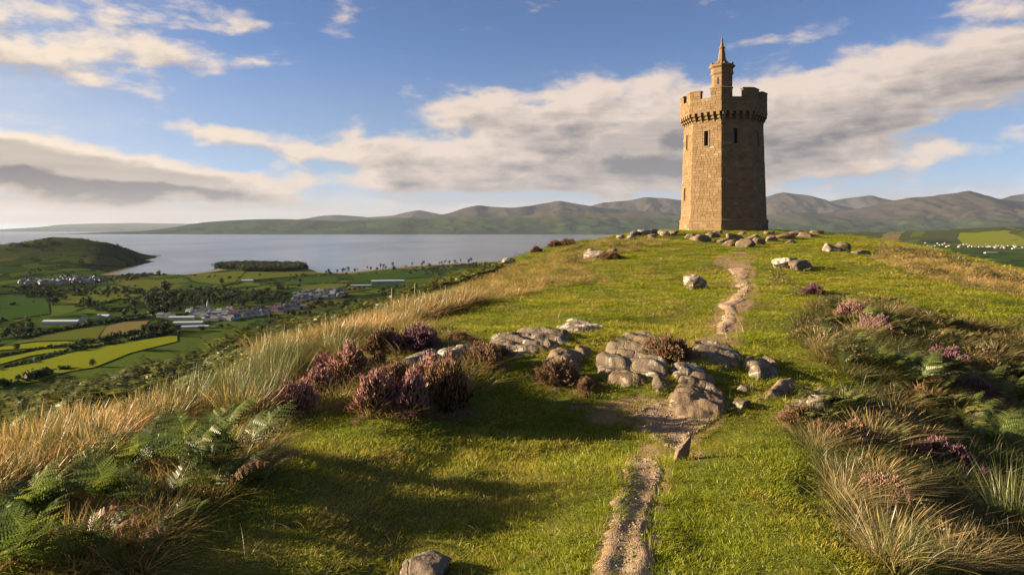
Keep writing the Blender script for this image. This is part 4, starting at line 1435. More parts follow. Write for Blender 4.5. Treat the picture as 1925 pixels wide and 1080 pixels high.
REG_STRAW_L = region([(-260, 950), (-60, 905), (100, 860), (250, 808), (360, 765), (450, 715), (560, 660), (650, 625), (752, 588), (800, 572), (872, 560), (900, 572), (850, 588), (760, 612), (650, 655), (575, 690), (520, 740), (492, 790), (430, 800), (330, 800), (230, 838), (180, 905), (60, 950), (-60, 1000), (-260, 1040)])
REG_ROUGH_L = region([(845, 545), (950, 503), (1055, 470), (1130, 453), (1200, 442), (1260, 442), (1250, 460), (1150, 482), (1090, 500), (1150, 520), (1140, 532), (1000, 550), (900, 572), (860, 566)])
REG_RIGHT = region([(1500, 600), (1535, 566), (1640, 560), (1700, 585), (1760, 610), (1925, 612), (2080, 640), (2300, 900), (2300, 1078), (1640, 1078), (1585, 1000), (1560, 920), (1525, 860), (1500, 800), (1570, 760), (1640, 740), (1560, 700), (1520, 650)])
REG_RIDGE_R = region([(1655, 458), (1700, 464), (1800, 487), (1925, 516), (2000, 545), (2040, 590), (1925, 562), (1820, 540), (1700, 512), (1640, 490)])
REG_FERN = region([(-150, 960), (0, 930), (150, 880), (300, 800), (480, 800), (520, 830), (500, 900), (420, 930), (330, 980), (300, 1060), (250, 1090), (-150, 1090)])
REG_HEATH = region([(500, 780), (520, 730), (580, 680), (660, 640), (720, 612), (830, 615), (880, 640), (930, 660), (930, 700), (885, 780), (720, 790), (640, 760), (560, 790)])

def ground_pts(n, rmin, rmax, dens_pow, az=47, seed=0):
    g = np.random.default_rng(seed)
    u = g.uniform(0, 1, n)
    e = 2 - dens_pow
    r = (rmin ** e + u * (rmax ** e - rmin ** e)) ** (1 / e)
    a = rad(az) * g.uniform(-1, 1, n)
    return np.sin(a) * r, np.cos(a) * r, r

def rock_clear(x, y, k=0.8):
    ok = np.ones(len(x), bool)
    for (rx, ry, rr, _) in ROCKS:
        ok &= np.hypot(x - rx, y - ry) > rr * k
    return ok & (slab_d(np.asarray(x), np.asarray(y)) > -0.05)

def path_d(x, y):
    d = np.full(len(x), 1e9)
    for P in PATHS.values():
        ins = in_poly(x, y, P); _, _, q, _ = near_poly(x, y, P)
        d = np.minimum(d, np.where(ins, -q, q))
    return d

def pix(x, y):
    z = ground(x, y)
    return CX + x / y * F, HY - z / y * F

g = np.random.default_rng(42)
# ---- short turf
x, y, r = ground_pts(62000, 2.6, 92, 1.55, 47, 1)
keep = rock_clear(x, y, 0.75)
pdist = path_d(x, y)
keep &= pdist > np.where(r > 13, 0.22 - 0.25 * g.random(len(x)) ** 3, 0.02 - 0.13 * g.random(len(x)) ** 2.2)
dirtv = np.zeros(len(x))
for D in DIRTS: dirtv = np.maximum(dirtv, poly_soft(x, y, D, .4))
keep &= g.random(len(x)) > dirtv * 0.65
ins = in_poly(x, y, RIM * 1.03)
tallm = in_poly(x, y, REG_STRAW_L) | in_poly(x, y, REG_RIGHT) | in_poly(x, y, REG_RIDGE_R)
keep &= ~(tallm & (g.random(len(x)) < 0.5)) & (near_poly(x, y, RIM)[2] * ~ins < 4)
x, y, r = x[keep], y[keep], r[keep]
s = np.clip((r / 5.0) ** 0.72, 0.8, 6.5) * g.uniform(0.75, 1.3, len(r))
patch = fbm2(x / 0.9, y / 0.9, 3, 77)
hs = (0.75 + (s - 0.8) * 0.22) * np.clip(1 + 1.1 * patch, 0.35, 2.4) * g.uniform(0.8, 1.3, len(r))
hs = np.where(r > 30, hs * 1.1, hs)
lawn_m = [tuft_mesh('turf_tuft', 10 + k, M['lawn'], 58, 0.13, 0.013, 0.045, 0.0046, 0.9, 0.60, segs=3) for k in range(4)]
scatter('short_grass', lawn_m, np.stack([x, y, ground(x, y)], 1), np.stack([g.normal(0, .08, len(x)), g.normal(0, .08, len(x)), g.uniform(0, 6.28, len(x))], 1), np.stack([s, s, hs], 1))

# ---- pebbles on the path
def pebble(seed):
    P, Fc = rock_shape(seed, 2, planes=8)
    return make_mesh('pebble', P * np.array((1, .8, .55)), Fc, [M['soil']])
pebs = [pebble(900 + k) for k in range(4)]
px_, py_ = [], []
for P, n in ((PATHS['front'], 2600), (PATHS['middle'], 3600), (PATHS['far'], 2500)):
    mn, mx = P.min(0), P.max(0)
    X = g.uniform(mn[0], mx[0], n * 3); Y = g.uniform(mn[1], mx[1], n * 3)
    k = np.nonzero(in_poly(X, Y, P))[0][:n]
    px_.append(X[k]); py_.append(Y[k])
X = np.concatenate(px_); Y = np.concatenate(py_)
s = 0.005 + 0.017 * g.random(len(X)) ** 5 + np.hypot(X, Y) * 0.0006
pdg = path_d(X, Y); kk = pdg < -0.045 - 0.03 * g.random(len(X))
X, Y, s, pdg = X[kk], Y[kk], s[kk], pdg[kk]
scatter('gravel', pebs, np.stack([X, Y, ground(X, Y) + 0.022 * sstep(-pdg, 0, 0.09) + np.where(np.hypot(X, Y) > 14, 0.02, 0)], 1), g.uniform(0, 6.28, (len(X), 3)) * np.array((.15, .15, 1)), np.stack([s, s, s], 1))

# ---- dead stems lying about in the turf
X, Y, r = ground_pts(900, 3.4, 30, 1.3, 45, 91)
k = rock_clear(X, Y, 1.0) & (path_d(X, Y) > 0.05)
X, Y, r = X[k], Y[k], r[k]
ds_m = [tuft_mesh('dead_stem', 95 + k, M['straw'], 4, 0.10, 0.07, 0.20, 0.0035, 1.2, 0.9, (0.5, 0.1), 4) for k in range(4)]
s = g.uniform(0.6, 1.3, len(X)) * np.clip(r / 8, 0.9, 2)
scatter('dead_stems', ds_m, np.stack([X, Y, ground(X, Y) + 0.01], 1), np.stack([X * 0, X * 0, g.uniform(0, 6.28, len(X))], 1), np.stack([s, s, s], 1))

# ---- tall pale grass on the left slope, on the right bank and ridge
def fill(P, n, seed, jitter=0.0):
    q = np.random.default_rng(seed)
    mn, mx = P.min(0), P.max(0)
    X = q.uniform(mn[0], mx[0], n * 8); Y = q.uniform(mn[1], mx[1], n * 8)
    # denser nearby
    k = in_poly(X, Y, P) & (q.random(n * 8) < np.clip(9.0 / np.hypot(X, Y), 0.12, 1) ** 1.1)
    k = np.nonzero(k)[0][:n]
    return X[k], Y[k]

WIND = (0.16, -0.03)
straw_m = [tuft_mesh('straw_tuft', 30 + k, M['straw'], 56, 0.17, 0.16, 0.62, 0.0055, 0.55, 0.35, WIND, 5, 0.011) for k in range(4)]
rough_m = [tuft_mesh('rough_tuft', 40 + k, M['rough'], 54, 0.17, 0.12, 0.40, 0.008, 0.9, 0.6, WIND, 4) for k in range(4)]
def stand(name, meshes, X, Y, smin, smax, hk=1.0, grow=0.35):
    r = np.hypot(X, Y)
    s = g.uniform(smin, smax, len(X)) * np.clip((r / 10) ** grow, 0.9, 2.2)
    h = g.uniform(smin, smax, len(X)) * hk * (1 + 0.45 * fbm2(X / 1.3, Y / 1.3, 3, 8))
    scatter(name, meshes, np.stack([X, Y, ground(X, Y) - 0.01], 1), np.stack([g.normal(0, .1, len(X)), g.normal(0, .1, len(X)), g.normal(0, 0.6, len(X)) + PI * g.integers(0, 2, len(X)) * 0], 1), np.stack([s, s, h], 1))

X, Y = fill(REG_STRAW_L, 2100, 5)
g2 = np.random.default_rng(3); olive = g2.random(len(X)) < 0.22
rsh_m = [tuft_mesh('olive_tuft', 75 + k, M['rush'], 60, 0.15, 0.3, 0.72, 0.006, 0.35, 0.35, (0.08, 0), 5) for k in range(3)]
stand('olive_rushes', rsh_m, X[olive], Y[olive], 0.7, 1.2, 0.9)
gap = ~olive & (fbm2(X / 2.0, Y / 2.0, 3, 66) > -0.22)
stand('moor_grass', straw_m, X[gap], Y[gap], 0.7, 1.15, 0.85)
parts_x, parts_y = [], []
for P, n, sd_ in ((REG_ROUGH_L, 1900, 6), (REG_RIDGE_R, 1100, 7), (REG_FERN, 500, 9), (REG_STRAW_L, 1500, 10), (REG_HEATH, 220, 11)):
    X, Y = fill(P, n, sd_); parts_x.append(X); parts_y.append(Y)
X, Y = np.concatenate(parts_x), np.concatenate(parts_y)
k = rock_clear(X, Y, 0.9) & (path_d(X, Y) > 0.05)
stand('rough_grass', rough_m, X[k], Y[k], 0.65, 1.15, 0.8)
X1, Y1 = fill(REG_RIDGE_R, 800, 17); X2, Y2 = fill(REG_RIGHT, 130, 18)
r2 = Y2 > 5.2
X3, Y3 = fill(REG_ROUGH_L, 800, 19)
X, Y = np.concatenate([X1, X2[r2], X3]), np.concatenate([Y1, Y2[r2], Y3])
stand('pale_bank_grass', straw_m, X, Y, 0.45, 0.9, 0.72)
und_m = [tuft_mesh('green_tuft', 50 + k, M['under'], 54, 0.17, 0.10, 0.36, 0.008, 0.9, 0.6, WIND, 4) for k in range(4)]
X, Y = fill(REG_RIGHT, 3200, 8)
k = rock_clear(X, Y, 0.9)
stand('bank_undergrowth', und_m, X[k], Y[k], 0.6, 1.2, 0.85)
# longer grass fringing the rocks and the path
fx, fy = [], []
for (rx, ry, rr, _) in ROCKS:
    if ry > 40: continue
    n = int(26 * rr + 8)
    a = g.uniform(0, 2 * PI, n)
    fx.append(rx + np.cos(a) * rr * g.uniform(0.82, 1.12, n)); fy.append(ry + np.sin(a) * rr * g.uniform(0.7, 1.0, n))
for P in [PATHS['front'], PATHS['middle']] + SLABS:
    for (a_, b_) in zip(P, np.roll(P, -1, 0)):
        n = int(np.hypot(*(b_ - a_)) * 9)
        t = g.random(n)
        fx.append(a_[0] + (b_[0] - a_[0]) * t + g.normal(0, .05, n)); fy.append(a_[1] + (b_[1] - a_[1]) * t + g.normal(0, .05, n))
X, Y = np.concatenate(fx), np.concatenate(fy)
fr_m = [tuft_mesh('fringe_tuft', 60 + k, M['lawn'], 50, 0.13, 0.05, 0.15, 0.006, 0.9, 0.6, WIND, 4) for k in range(3)]
k = (path_d(X, Y) > -0.02) & (slab_d(X, Y) > -0.10)
stand('fringe_grass', fr_m, X[k], Y[k], 0.6, 1.1, 0.8)

# ---- single tussocks one can point at
def place(px, py):
    p = gp(px, py)
    return np.array((p[0], p[1], float(ground(p[0], p[1]))))

rush_v = [tuft_mesh('rush_tussock', 70 + k, M['rush'], 230, 0.20, 0.55, 1.0, 0.007, 0.35, 0.42, (0.06, 0), 5) for k in range(2)]
oat_v = [tuft_mesh('dry_tussock', 80 + k, M['oat'], 300, 0.19, 0.25, 1.0, 0.0045, 0.75, 0.65, (0.24, 0.0), 6, 0.009) for k in range(3)]
TUSS = [
    ('r', 452, 792, 105, 'dark green rush tussock at the right end of the tall pale grass, above the ferns'),
    ('r', 300, 822, 110, 'olive rush tussock in the tall grass behind the nearest ferns'),
    ('r', 640, 672, 60, 'dark rush tussock among pale grass behind the pink heather'),
    ('r', 700, 640, 50, 'green rush tussock beside the brown heather on the left slope'),
    ('r', 200, 870, 100, 'olive rush tussock left of the tall ferns in the pale grass'),
    ('r', 1905, 1000, 150, 'tall green rush tussock cut off by the right edge of the photo'),
    ('r', 1700, 1076, 120, 'green rush clump at the bottom edge beside the golden tussock'),
    ('o', 1665, 1062, 170, 'large golden dry tussock at the bottom right, nearest to the camera'),
    ('o', 1590, 952, 110, 'straw coloured tussock leaning right beside the turf, above the largest golden tussock'),
    ('o', 1655, 938, 100, 'pale feathery tussock beside the faded heather right of the rut'),
    ('o', 1540, 852, 85, 'yellow tussock leaning left below the white streaked rock'),
    ('o', 1640, 850, 110, 'thin tall seed stalks rising out of the brown heather right of the rut'),
    ('o', 1790, 1075, 120, 'dry tussock with long arching stalks at the bottom right corner'),
    ('o', 1845, 1078, 100, 'dry tussock half hidden in the bottom right corner behind the stalks'),
    ('o', 1740, 768, 70, 'pale grass tussock on the shaded bank left of the big fern'),
    ('o', 1680, 778, 70, 'thin yellowish tussock on the shaded bank right of the grey ridged slab'),
    ('o', 1800, 790, 70, 'dry tussock at the foot of the big fern on the right'),
    ('o', 1540, 662, 62, 'golden tussock at the left edge of the vegetated bank right of the path'),
    ('o', 1620, 640, 75, 'orange brown tussock in the middle of the bank right of the path'),
    ('o', 1600, 590, 50, 'pale tussock on top of the bank right of the path'),
    ('o', 1870, 680, 60, 'brown tussock on the dark slope at the right edge'),
    ('o', 1800, 660, 55, 'golden brown tussock on the dark slope left of the edge tussock'),
]
for k, (t, px, py, hp, lab) in enumerate(TUSS):
    p = place(px, py)
    ms = rush_v if t == 'r' else oat_v
    h = hp * p[1] / F * (0.86 if t == 'o' else 1.0)
    o = obj('rush_tussock' if t == 'r' else 'grass_tussock', ms[k % len(ms)], None, p, (0, 0, g.normal(0, 0.4)), (h * 1.05, h * 1.05, h * 1.02))
    tag(o, lab, 'tussock')

# ---- ferns
def frond(seed, L=1.0, npair=15, detail=8, arch=0.55, wmax=0.36):
    """bracken frond from the origin: bare stalk, then paired toothed leaflets on an arching midrib; x = forward, z = up. returns V, Q, T, v"""
    q = np.random.default_rng(seed)
    mb = MB()
    t = np.linspace(0, 1, 24)
    ang = rad(78) - t ** 1.5 * rad(95) * arch * 1.25
    seg = L / 23
    px_ = np.concatenate([[0], np.cumsum(np.cos(ang[:-1]) * seg)]); pz_ = np.concatenate([[0], np.cumsum(np.sin(ang[:-1]) * seg)])
    mid = np.stack([px_, np.zeros(24) + 0.03 * np.sin(t * 5 + seed), pz_], 1)
    rw = 0.007 * (1 - t * 0.85)
    R = np.stack([mid + np.array((0, 1, 0)) * rw[:, None], mid - np.array((0, 1, 0)) * rw[:, None]], 1).reshape(-1, 3)
    Q = [[2 * i, 2 * i + 1, 2 * i + 3, 2 * i + 2] for i in range(23)]
    mb.add(R, Q, a=0.95)
    R = np.stack([mid + np.array((0.6, 0, .6)) * rw[:, None], mid - np.array((0.6, 0, .6)) * rw[:, None]], 1).reshape(-1, 3)
    mb.add(R, Q, a=0.95)
    for i in range(npair):
        tt = 0.30 + 0.68 * (i / (npair - 1))
        b0 = np.array([np.interp(tt, t, mid[:, k]) for k in range(3)])
        an = np.interp(tt, t, ang)
        fw = np.array((math.cos(an), 0, math.sin(an))); up = np.array((-math.sin(an), 0, math.cos(an)))
        u = (tt - 0.30) / 0.68
        ln = L * wmax * (1 - u) ** 0.75 * (0.72 + 0.28 * min(1, u * 6)) + 0.012
        for sd_ in (-1, 1):
            d = np.array((0, sd_, 0)) * 0.86 + fw * 0.42 - up * q.uniform(0.05, 0.30)
            d /= np.linalg.norm(d)
            nrm = up * 0.9 + q.normal(0, .22, 3); nrm -= d * (nrm @ d); nrm /= np.linalg.norm(nrm)
            sv = np.cross(nrm, d)
            v0 = q.uniform(0.15, 0.75)
            if detail == 0:
                wv = ln * 0.17 + 0.008
                mb.add([b0, b0 + d * ln * 0.35 + sv * wv, b0 + d * ln, b0 + d * ln * 0.35 - sv * wv], [[0, 1, 2, 3]], a=v0)
            else:
                nd = max(4, int(detail * 1.3 * (1 - u * 0.5)))
                for j in range(nd):
                    w = (j + 0.5) / nd
                    c = b0 + d * ln * w - nrm * ln * 0.12 * w * w
                    ll = ln * 0.125 * (1 - w) ** 0.7 + 0.004
                    hw = ln / nd * 0.36
                    for s2 in (-1, 1):
                        e = c + sv * s2 * ll + d * ll * 0.35
                        mb.add([c - d * hw, c + d * hw, e + d * hw * 0.35, e - d * hw * 0.35] if s2 > 0 else [c + d * hw, c - d * hw, e - d * hw * 0.35, e + d * hw * 0.35], [[0, 1, 2, 3]], a=v0 + q.uniform(-.08, .12))
    return mb

fr_g = [frond(300 + k, 1.0, 16, 8, arch=a).mesh('frond', [M['fern']], 'v') for k, a in enumerate((0.45, 0.7, 0.95, 0.6))]
fr_b = [frond(320 + k, 1.0, 14, 6, arch=a).mesh('frond', [M['fern_dry']], 'v') for k, a in enumerate((0.9, 1.1))]

def fern_plant(px, py, hp, label, seed, n=6, dry=0, group=None):
    q = np.random.default_rng(seed)
    p = place(px, py)
    L = hp * p[1] / F * 1.12
    e = empty('fern', p, 0)
    tag(e, label, 'fern', group)
    a0 = q.uniform(0, 6.28)
    for j in range(n):
        a = a0 + j * 2 * PI / n + q.normal(0, .3)
        if q.random() < 0.35: a = q.normal(0.0, 0.5)      # many lean down wind
        m = fr_b[q.integers(0, 2)] if j < dry else fr_g[q.integers(0, 4)]
        s = L * q.uniform(0.72, 1.08)
        f = obj('frond', m, e, (q.normal(0, .05), q.normal(0, .05), -0.02), (q.normal(0, .12), q.normal(0.05, .12), a), (s, s, s))
        if j < dry: f['label'] = 'withered brown frond'

FERNS = [
    (455, 880, 150, 'tall green fern reaching furthest right of the cluster beside the sunlit turf'), (400, 860, 140, 'pale topped fern just left of the tallest, below the rush tussock'),
    (350, 900, 150, 'yellowish upright fern in the middle of the near cluster'), (300, 880, 120, 'dark fern behind the yellowish one in the near cluster'),
    (420, 930, 120, 'fern with bare brown stalks at the front of the cluster by the shaded turf'), (250, 900, 130, 'arching fern at the back left of the near cluster'),
    (200, 960, 140, 'broad bright green fern left of the yellowish one'), (290, 970, 110, 'fern with a yellow lower frond below the yellowish upright one'),
    (140, 960, 120, 'fern with silvery drooping tips near the tall grass at left'), (80, 990, 130, 'dark fern with pale drooping tips close to the left edge'),
    (20, 1000, 140, 'fern cut by the left edge below the tall grass'), (170, 1040, 130, 'low fern with a reddish withered frond near the bottom left'),
    (90, 1070, 150, 'large fern at the bottom left with a dark hollow under it'), (10, 1078, 150, 'fern filling the bottom left corner'),
    (240, 1050, 110, 'thin fern beside the shaded turf at the bottom'), (330, 1000, 90, 'small fern in the shade right of the thin fern'),
    (500, 900, 90, 'low withered fern on the edge of the shaded turf'), (-60, 1040, 150, 'fern reaching in from beyond the left edge'),
    (-40, 960, 130, 'fern beyond the left edge beside the pale grass'),
]
for k, (px, py, hp, lab) in enumerate(FERNS):
    fern_plant(px, py, hp, lab, 500 + k, n=7, dry=[0, 0, 0, 1, 1, 0, 0, 0, 1, 0, 0, 2, 1, 0, 1, 1, 3, 0, 0][k])
FERNS_R = [
    (1880, 850, 110, 'large yellow green fern arching over the dark hollow at right'), (1920, 870, 110, 'fern at the right edge beside the large yellow green one', ), (1815, 800, 80, 'fern sloping down from the shaded bank to the large yellow green one'),
    (1690, 700, 75, 'yellow green upright fern in the middle of the right bank'), (1730, 730, 80, 'tall fern below the yellow green upright one'), (1650, 690, 60, 'dark green fern on the left part of the right bank'),
    (1580, 690, 55, 'small fern with orange fronds behind the grey ridged slab'), (1700, 755, 60, 'rusty orange fern right of the grey ridged slab'), (1760, 650, 55, 'dark fern on the shaded top of the right bank'),
    (1545, 640, 45, 'small green fern at the left foot of the right bank'), (1640, 610, 42, 'bright green fern behind the purple heather on the bank'), (1700, 640, 60, 'pale fern right of the purple heather on the bank'),
    (1840, 740, 70, 'dark fern above the sloping fern at right'), (1900, 760, 80, 'fern at the right edge above the dark hollow'),
]
for k, (px, py, hp, lab) in enumerate(FERNS_R):
    fern_plant(px, py, hp, lab, 560 + k, n=6, dry=[0, 0, 0, 0, 1, 0, 3, 5, 1, 0, 0, 0, 1, 0][k])

# ---- heather
def heather_mesh(seed, nsp=1700, ntw=1200):
    q = np.random.default_rng(seed)
    bl, tw = MB(), MB()
    # lumpy dome
    def dome(n):
        z = q.uniform(0.0, 1, n) ** 0.8; a = q.uniform(0, 2 * PI, n)
        d = np.stack([np.cos(a) * np.sqrt(1 - z * z), np.sin(a) * np.sqrt(1 - z * z), z], 1)
        r = 0.80 + 0.75 * fbm3(d * 2.4 + seed, 3, seed % 60)
        return d, r
    d, r = dome(nsp)
    up = np.array((0.08, 0, 1.0))
    ax = d * 0.75 + up * 0.65 + q.normal(0, .28, (nsp, 3)); ax /= np.linalg.norm(ax, axis=1)[:, None]
    P = d * (r * q.uniform(0.86, 1.0, nsp))[:, None]
    L = q.uniform(0.07, 0.16, nsp); W = q.uniform(0.014, 0.026, nsp)
    s1 = np.cross(ax, q.normal(size=(nsp, 3))); s1 /= np.linalg.norm(s1, axis=1)[:, None]
    s2 = np.cross(ax, s1)
    prof = [(0.0, 0.15), (0.35, 1.0), (0.7, 0.75), (1.0, 0.08)]
    rings = []
    for (t, w) in prof:
        jag = q.uniform(0.6, 1.35, (nsp, 3))
        ring = [P + ax * (L * t)[:, None] + (s1 * math.cos(k * 2.094) + s2 * math.sin(k * 2.094)) * (W * w * jag[:, k])[:, None] for k in range(3)]
        rings.append(np.stack(ring, 1))
    V = np.stack(rings, 1).reshape(-1, 3)
    idx = np.arange(nsp * 12).reshape(nsp, 4, 3)
    Q = np.concatenate([np.stack([idx[:, k, j], idx[:, k, (j + 1) % 3], idx[:, k + 1, (j + 1) % 3], idx[:, k + 1, j]], 1) for k in range(3) for j in range(3)])
    vv = np.repeat(np.clip(q.normal(0.5, 0.25, nsp) + 0.25 * fbm3(d * 2.5 + 9, 2, 3), 0, 1), 12)
    bm_ = make_mesh('blossom', V, Q, [M['blossom']], attrs={'v': vv})
    d, r = dome(ntw)
    tip = d * (r * q.uniform(0.7, 1.02, ntw))[:, None] + np.array((0, 0, 0.02))
    base = tip * q.uniform(0.15, 0.6, ntw)[:, None]; base[:, 2] = np.maximum(base[:, 2] - 0.15, -0.1)
    sd_ = np.cross(tip - base, q.normal(size=(ntw, 3))); sd_ /= np.linalg.norm(sd_, axis=1)[:, None] + 1e-9
    w = q.uniform(0.012, 0.03, ntw)[:, None]
    V = np.stack([base - sd_ * w * 0.5, base + sd_ * w * 0.5, tip + sd_ * w * 0.8, tip - sd_ * w * 0.8], 1).reshape(-1, 3)
    Q = np.arange(ntw * 4).reshape(-1, 4)
    tm = make_mesh('twigs', V, Q, [M['twig']], attrs={'v': np.repeat(q.random(ntw), 4)})
    return bm_, tm

hv = [heather_mesh(700 + k) for k in range(4)]
def recolour(me, mat):
    c = me.copy(); c.materials.clear(); c.materials.append(mat); return c
hv_p = [(recolour(b, M['blossom_purple']), t) for b, t in hv[:2]]
hv_b = [(recolour(b, M['blossom_brown']), t) for b, t in hv]
def heather(px, base, w, h, kind, label, k, sy=0.85, group=None):
    p = place(px, base)
    s = p[1] / F
    rx = w / 2 * s; rz = h * s * 0.80
    vs = {'k': hv, 'p': hv_p, 'b': hv_b}[kind]
    bm_, tm = vs[k % len(vs)]
    rx *= 1.14
    e = empty('heather_bush', (p[0], p[1] + rx * sy * 0.7, float(ground(p[0], p[1] + rx * sy * 0.7)) - 0.03 * rz), g.uniform(0, 6.28))
    e.scale = (rx * 1.06, rx * sy * 1.06, rz * 1.1)
    tag(e, label, 'heather', group)
    obj('twigs', tm, e); obj('blossom', bm_, e)

HEATH = [
    (548, 778, 80, 66, 'k', 'pink heather bush lowest on the left end of the bank'), (590, 742, 66, 52, 'k', 'small pink heather bush just above the lowest one on the left'),
    (648, 722, 100, 70, 'k', 'rounded pink heather bush in the upper left of the bank'), (610, 705, 60, 40, 'k', 'low pink heather tuft left of the rounded upper bush'),
    (712, 668, 78, 52, 'b', 'brown heather bush behind the sloping slab, left of the purple topped one'), (780, 660, 92, 46, 'p', 'dark heather bush with a purple top behind the sloping slab'),
    (708, 694, 44, 30, 'b', 'small faded heather tuft at the foot of the sloping slab'), (702, 782, 96, 88, 'k', 'large front heather bush at the left of the biggest clump'),
    (770, 776, 74, 84, 'k', 'pinkest heather bush in the middle of the biggest clump'), (838, 778, 100, 104, 'b', 'tall dark brown pink heather bush at the right end of the biggest clump'),
    (805, 735, 80, 60, 'k', 'heather bush at the back of the biggest clump in front of the slab'), (742, 735, 70, 50, 'b', 'faded heather bush at the back left of the biggest clump'),
    (912, 692, 62, 50, 'b', 'brown green heather bush below the white lichen block'), (862, 642, 40, 20, 'b', 'tiny brown heather tuft on the turf behind the slab'),
    (940, 676, 36, 26, 'b', 'small dark heather tuft at the left end of the grey rock shelf'),
    (1052, 730, 80, 50, 'b', 'small round heather bush in front of the sunlit brown boulder'), (1102, 738, 40, 26, 'b', 'low dark heather right of the small round bush'),
    (1264, 680, 78, 48, 'b', 'reddish heather bush growing on top of the rock outcrop'), (1232, 655, 34, 20, 'b', 'low heather tuft behind the reddish bush on the outcrop'),
    (1535, 555, 42, 22, 'p', 'purple heather bush right of the gorse by the sandy path'), (1655, 640, 58, 50, 'p', 'largest purple heather bush on the bank right of the path'),
    (1615, 605, 60, 34, 'k', 'pale pink heather on the top of the bank right of the path'), (1790, 695, 60, 42, 'p', 'dark purple heather in the shade at the right'),
    (1850, 760, 66, 44, 'p', 'shaded purple heather above the dark hollow at right'), (1610, 862, 104, 66, 'b', 'brown pink heather bush beside the seed stalks right of the rut'),
    (1520, 806, 78, 34, 'b', 'low brown heather under the white streaked rock'), (1680, 958, 96, 50, 'k', 'faded pink heather between the pale tussocks right of the turf'),
    (1785, 900, 110, 60, 'p', 'dark purple heather in the deep shade of the right hollow'), (1560, 830, 60, 40, 'b', 'rusty heather between the low brown bush and the seed stalks'),
    (1720, 880, 70, 46, 'b', 'dark brown heather left of the dark purple bush in the hollow'), (1850, 930, 90, 50, 'p', 'heather in the darkest part of the hollow at the right edge'),
    (1045, 464, 28, 15, 'b', 'left one of two dark bushes on the skyline above the bay'), (1070, 460, 26, 14, 'b', 'right one of two dark bushes on the skyline above the bay'),
    (1150, 488, 40, 16, 'b', 'dark heather on the rock on the left shoulder of the hill'), (1008, 474, 24, 12, 'b', 'brown bush on the left skyline nearest to the pale boulder'),
]
for k, (px, ba, w, h, kd, lab) in enumerate(HEATH):
    heather(px, ba, w, h, kd, lab, k)

# straggling sprigs that join the bushes into a mat
hx, hy = [], []
for (px, ba, w, h, kd, lab) in HEATH[:31]:
    p = place(px, ba); rx = w / 2 * p[1] / F
    n_ = int(5 + rx * 16)
    a = g.uniform(0, 2 * PI, n_); rr = rx * g.uniform(0.7, 1.7, n_)
    hx.append(p[0] + np.cos(a) * rr); hy.append(p[1] + 0.6 * rx + np.sin(a) * rr * 0.8)
hx, hy = np.concatenate(hx), np.concatenate(hy)
k = (path_d(hx, hy) > 0.1) & (slab_d(hx, hy) > -0.02)
hx, hy = hx[k], hy[k]
sc_ = g.uniform(0.07, 0.19, len(hx))
nsp_m = [heather_mesh(760 + k, 420, 10)[0] for k in range(2)] + [recolour(heather_mesh(770, 420, 10)[0], M['blossom_brown'])]
scatter('heather_mat', nsp_m, np.stack([hx, hy, ground(hx, hy) - 0.02], 1), np.stack([hx * 0, hx * 0, g.uniform(0, 6.28, len(hx))], 1), np.stack([sc_, sc_, sc_ * 0.75], 1), 'low straggling heather between the bushes')

# ---- gorse, bracken and scrub bushes
def bush_mesh(name, seed, mat, n=700, leaf=0.09, spiky=0.5, asp=0.45):
    q = np.random.default_rng(seed)
    z = q.uniform(-0.05, 1, n); a = q.uniform(0, 2 * PI, n)
    d = np.stack([np.cos(a) * np.sqrt(np.maximum(1 - z * z, 0)), np.sin(a) * np.sqrt(np.maximum(1 - z * z, 0)), z], 1)
    r = (0.78 + 0.38 * fbm3(d * 1.9 + seed, 3, seed % 70)) * q.uniform(0.55, 1.0, n) ** 0.5
    P = d * r[:, None]
    ax = d * spiky + q.normal(0, .55, (n, 3)) + np.array((0, 0, 0.25)); ax /= np.linalg.norm(ax, axis=1)[:, None]
    sv = np.cross(ax, q.normal(size=(n, 3))); sv /= np.linalg.norm(sv, axis=1)[:, None]
    L = leaf * q.uniform(0.6, 1.5, n)[:, None]; w = L * asp
    V = np.stack([P - ax * L * 0.2, P + sv * w * 0.5 + ax * L * .35, P + ax * L, P - sv * w * 0.5 + ax * L * .35], 1).reshape(-1, 3)
    v = np.repeat(np.clip(q.normal(0.45, 0.25, n) + 0.35 * fbm3(d * 2.2, 2, seed % 33), 0, 1), 4)
    return make_mesh(name, V, np.arange(n * 4).reshape(-1, 4), [mat], attrs={'v': v})

def bracken_clump(seed, n=16):
    q = np.random.default_rng(seed)
    mb = MB()
    for j in range(n):
        f = frond(seed * 31 + j, q.uniform(0.75, 1.15), 11, 0, arch=q.uniform(0.5, 1.1), wmax=0.34)
        V = np.vstack(f.v); a = q.uniform(0, 2 * PI); c, s = math.cos(a), math.sin(a)
        Rm = np.array([[c, -s, 0], [s, c, 0], [0, 0, 1]])
        V = V @ Rm.T + np.array((q.normal(0, .25), q.normal(0, .25), -0.02))
        at = np.concatenate([np.clip(x_ * 0.8 + q.normal(0, .12), 0, 1) for x_ in f.a])
        mb.add(V, np.vstack(f.q), None); mb.a.append(at)
    return mb.mesh('bracken_bush', [M['bracken']], 'v')

br_v = [bracken_clump(40 + k) for k in range(4)]
gs_v = [bush_mesh('gorse_bush', 800 + k, M['gorse'], 900, 0.10, 0.8, 0.28) for k in range(3)]

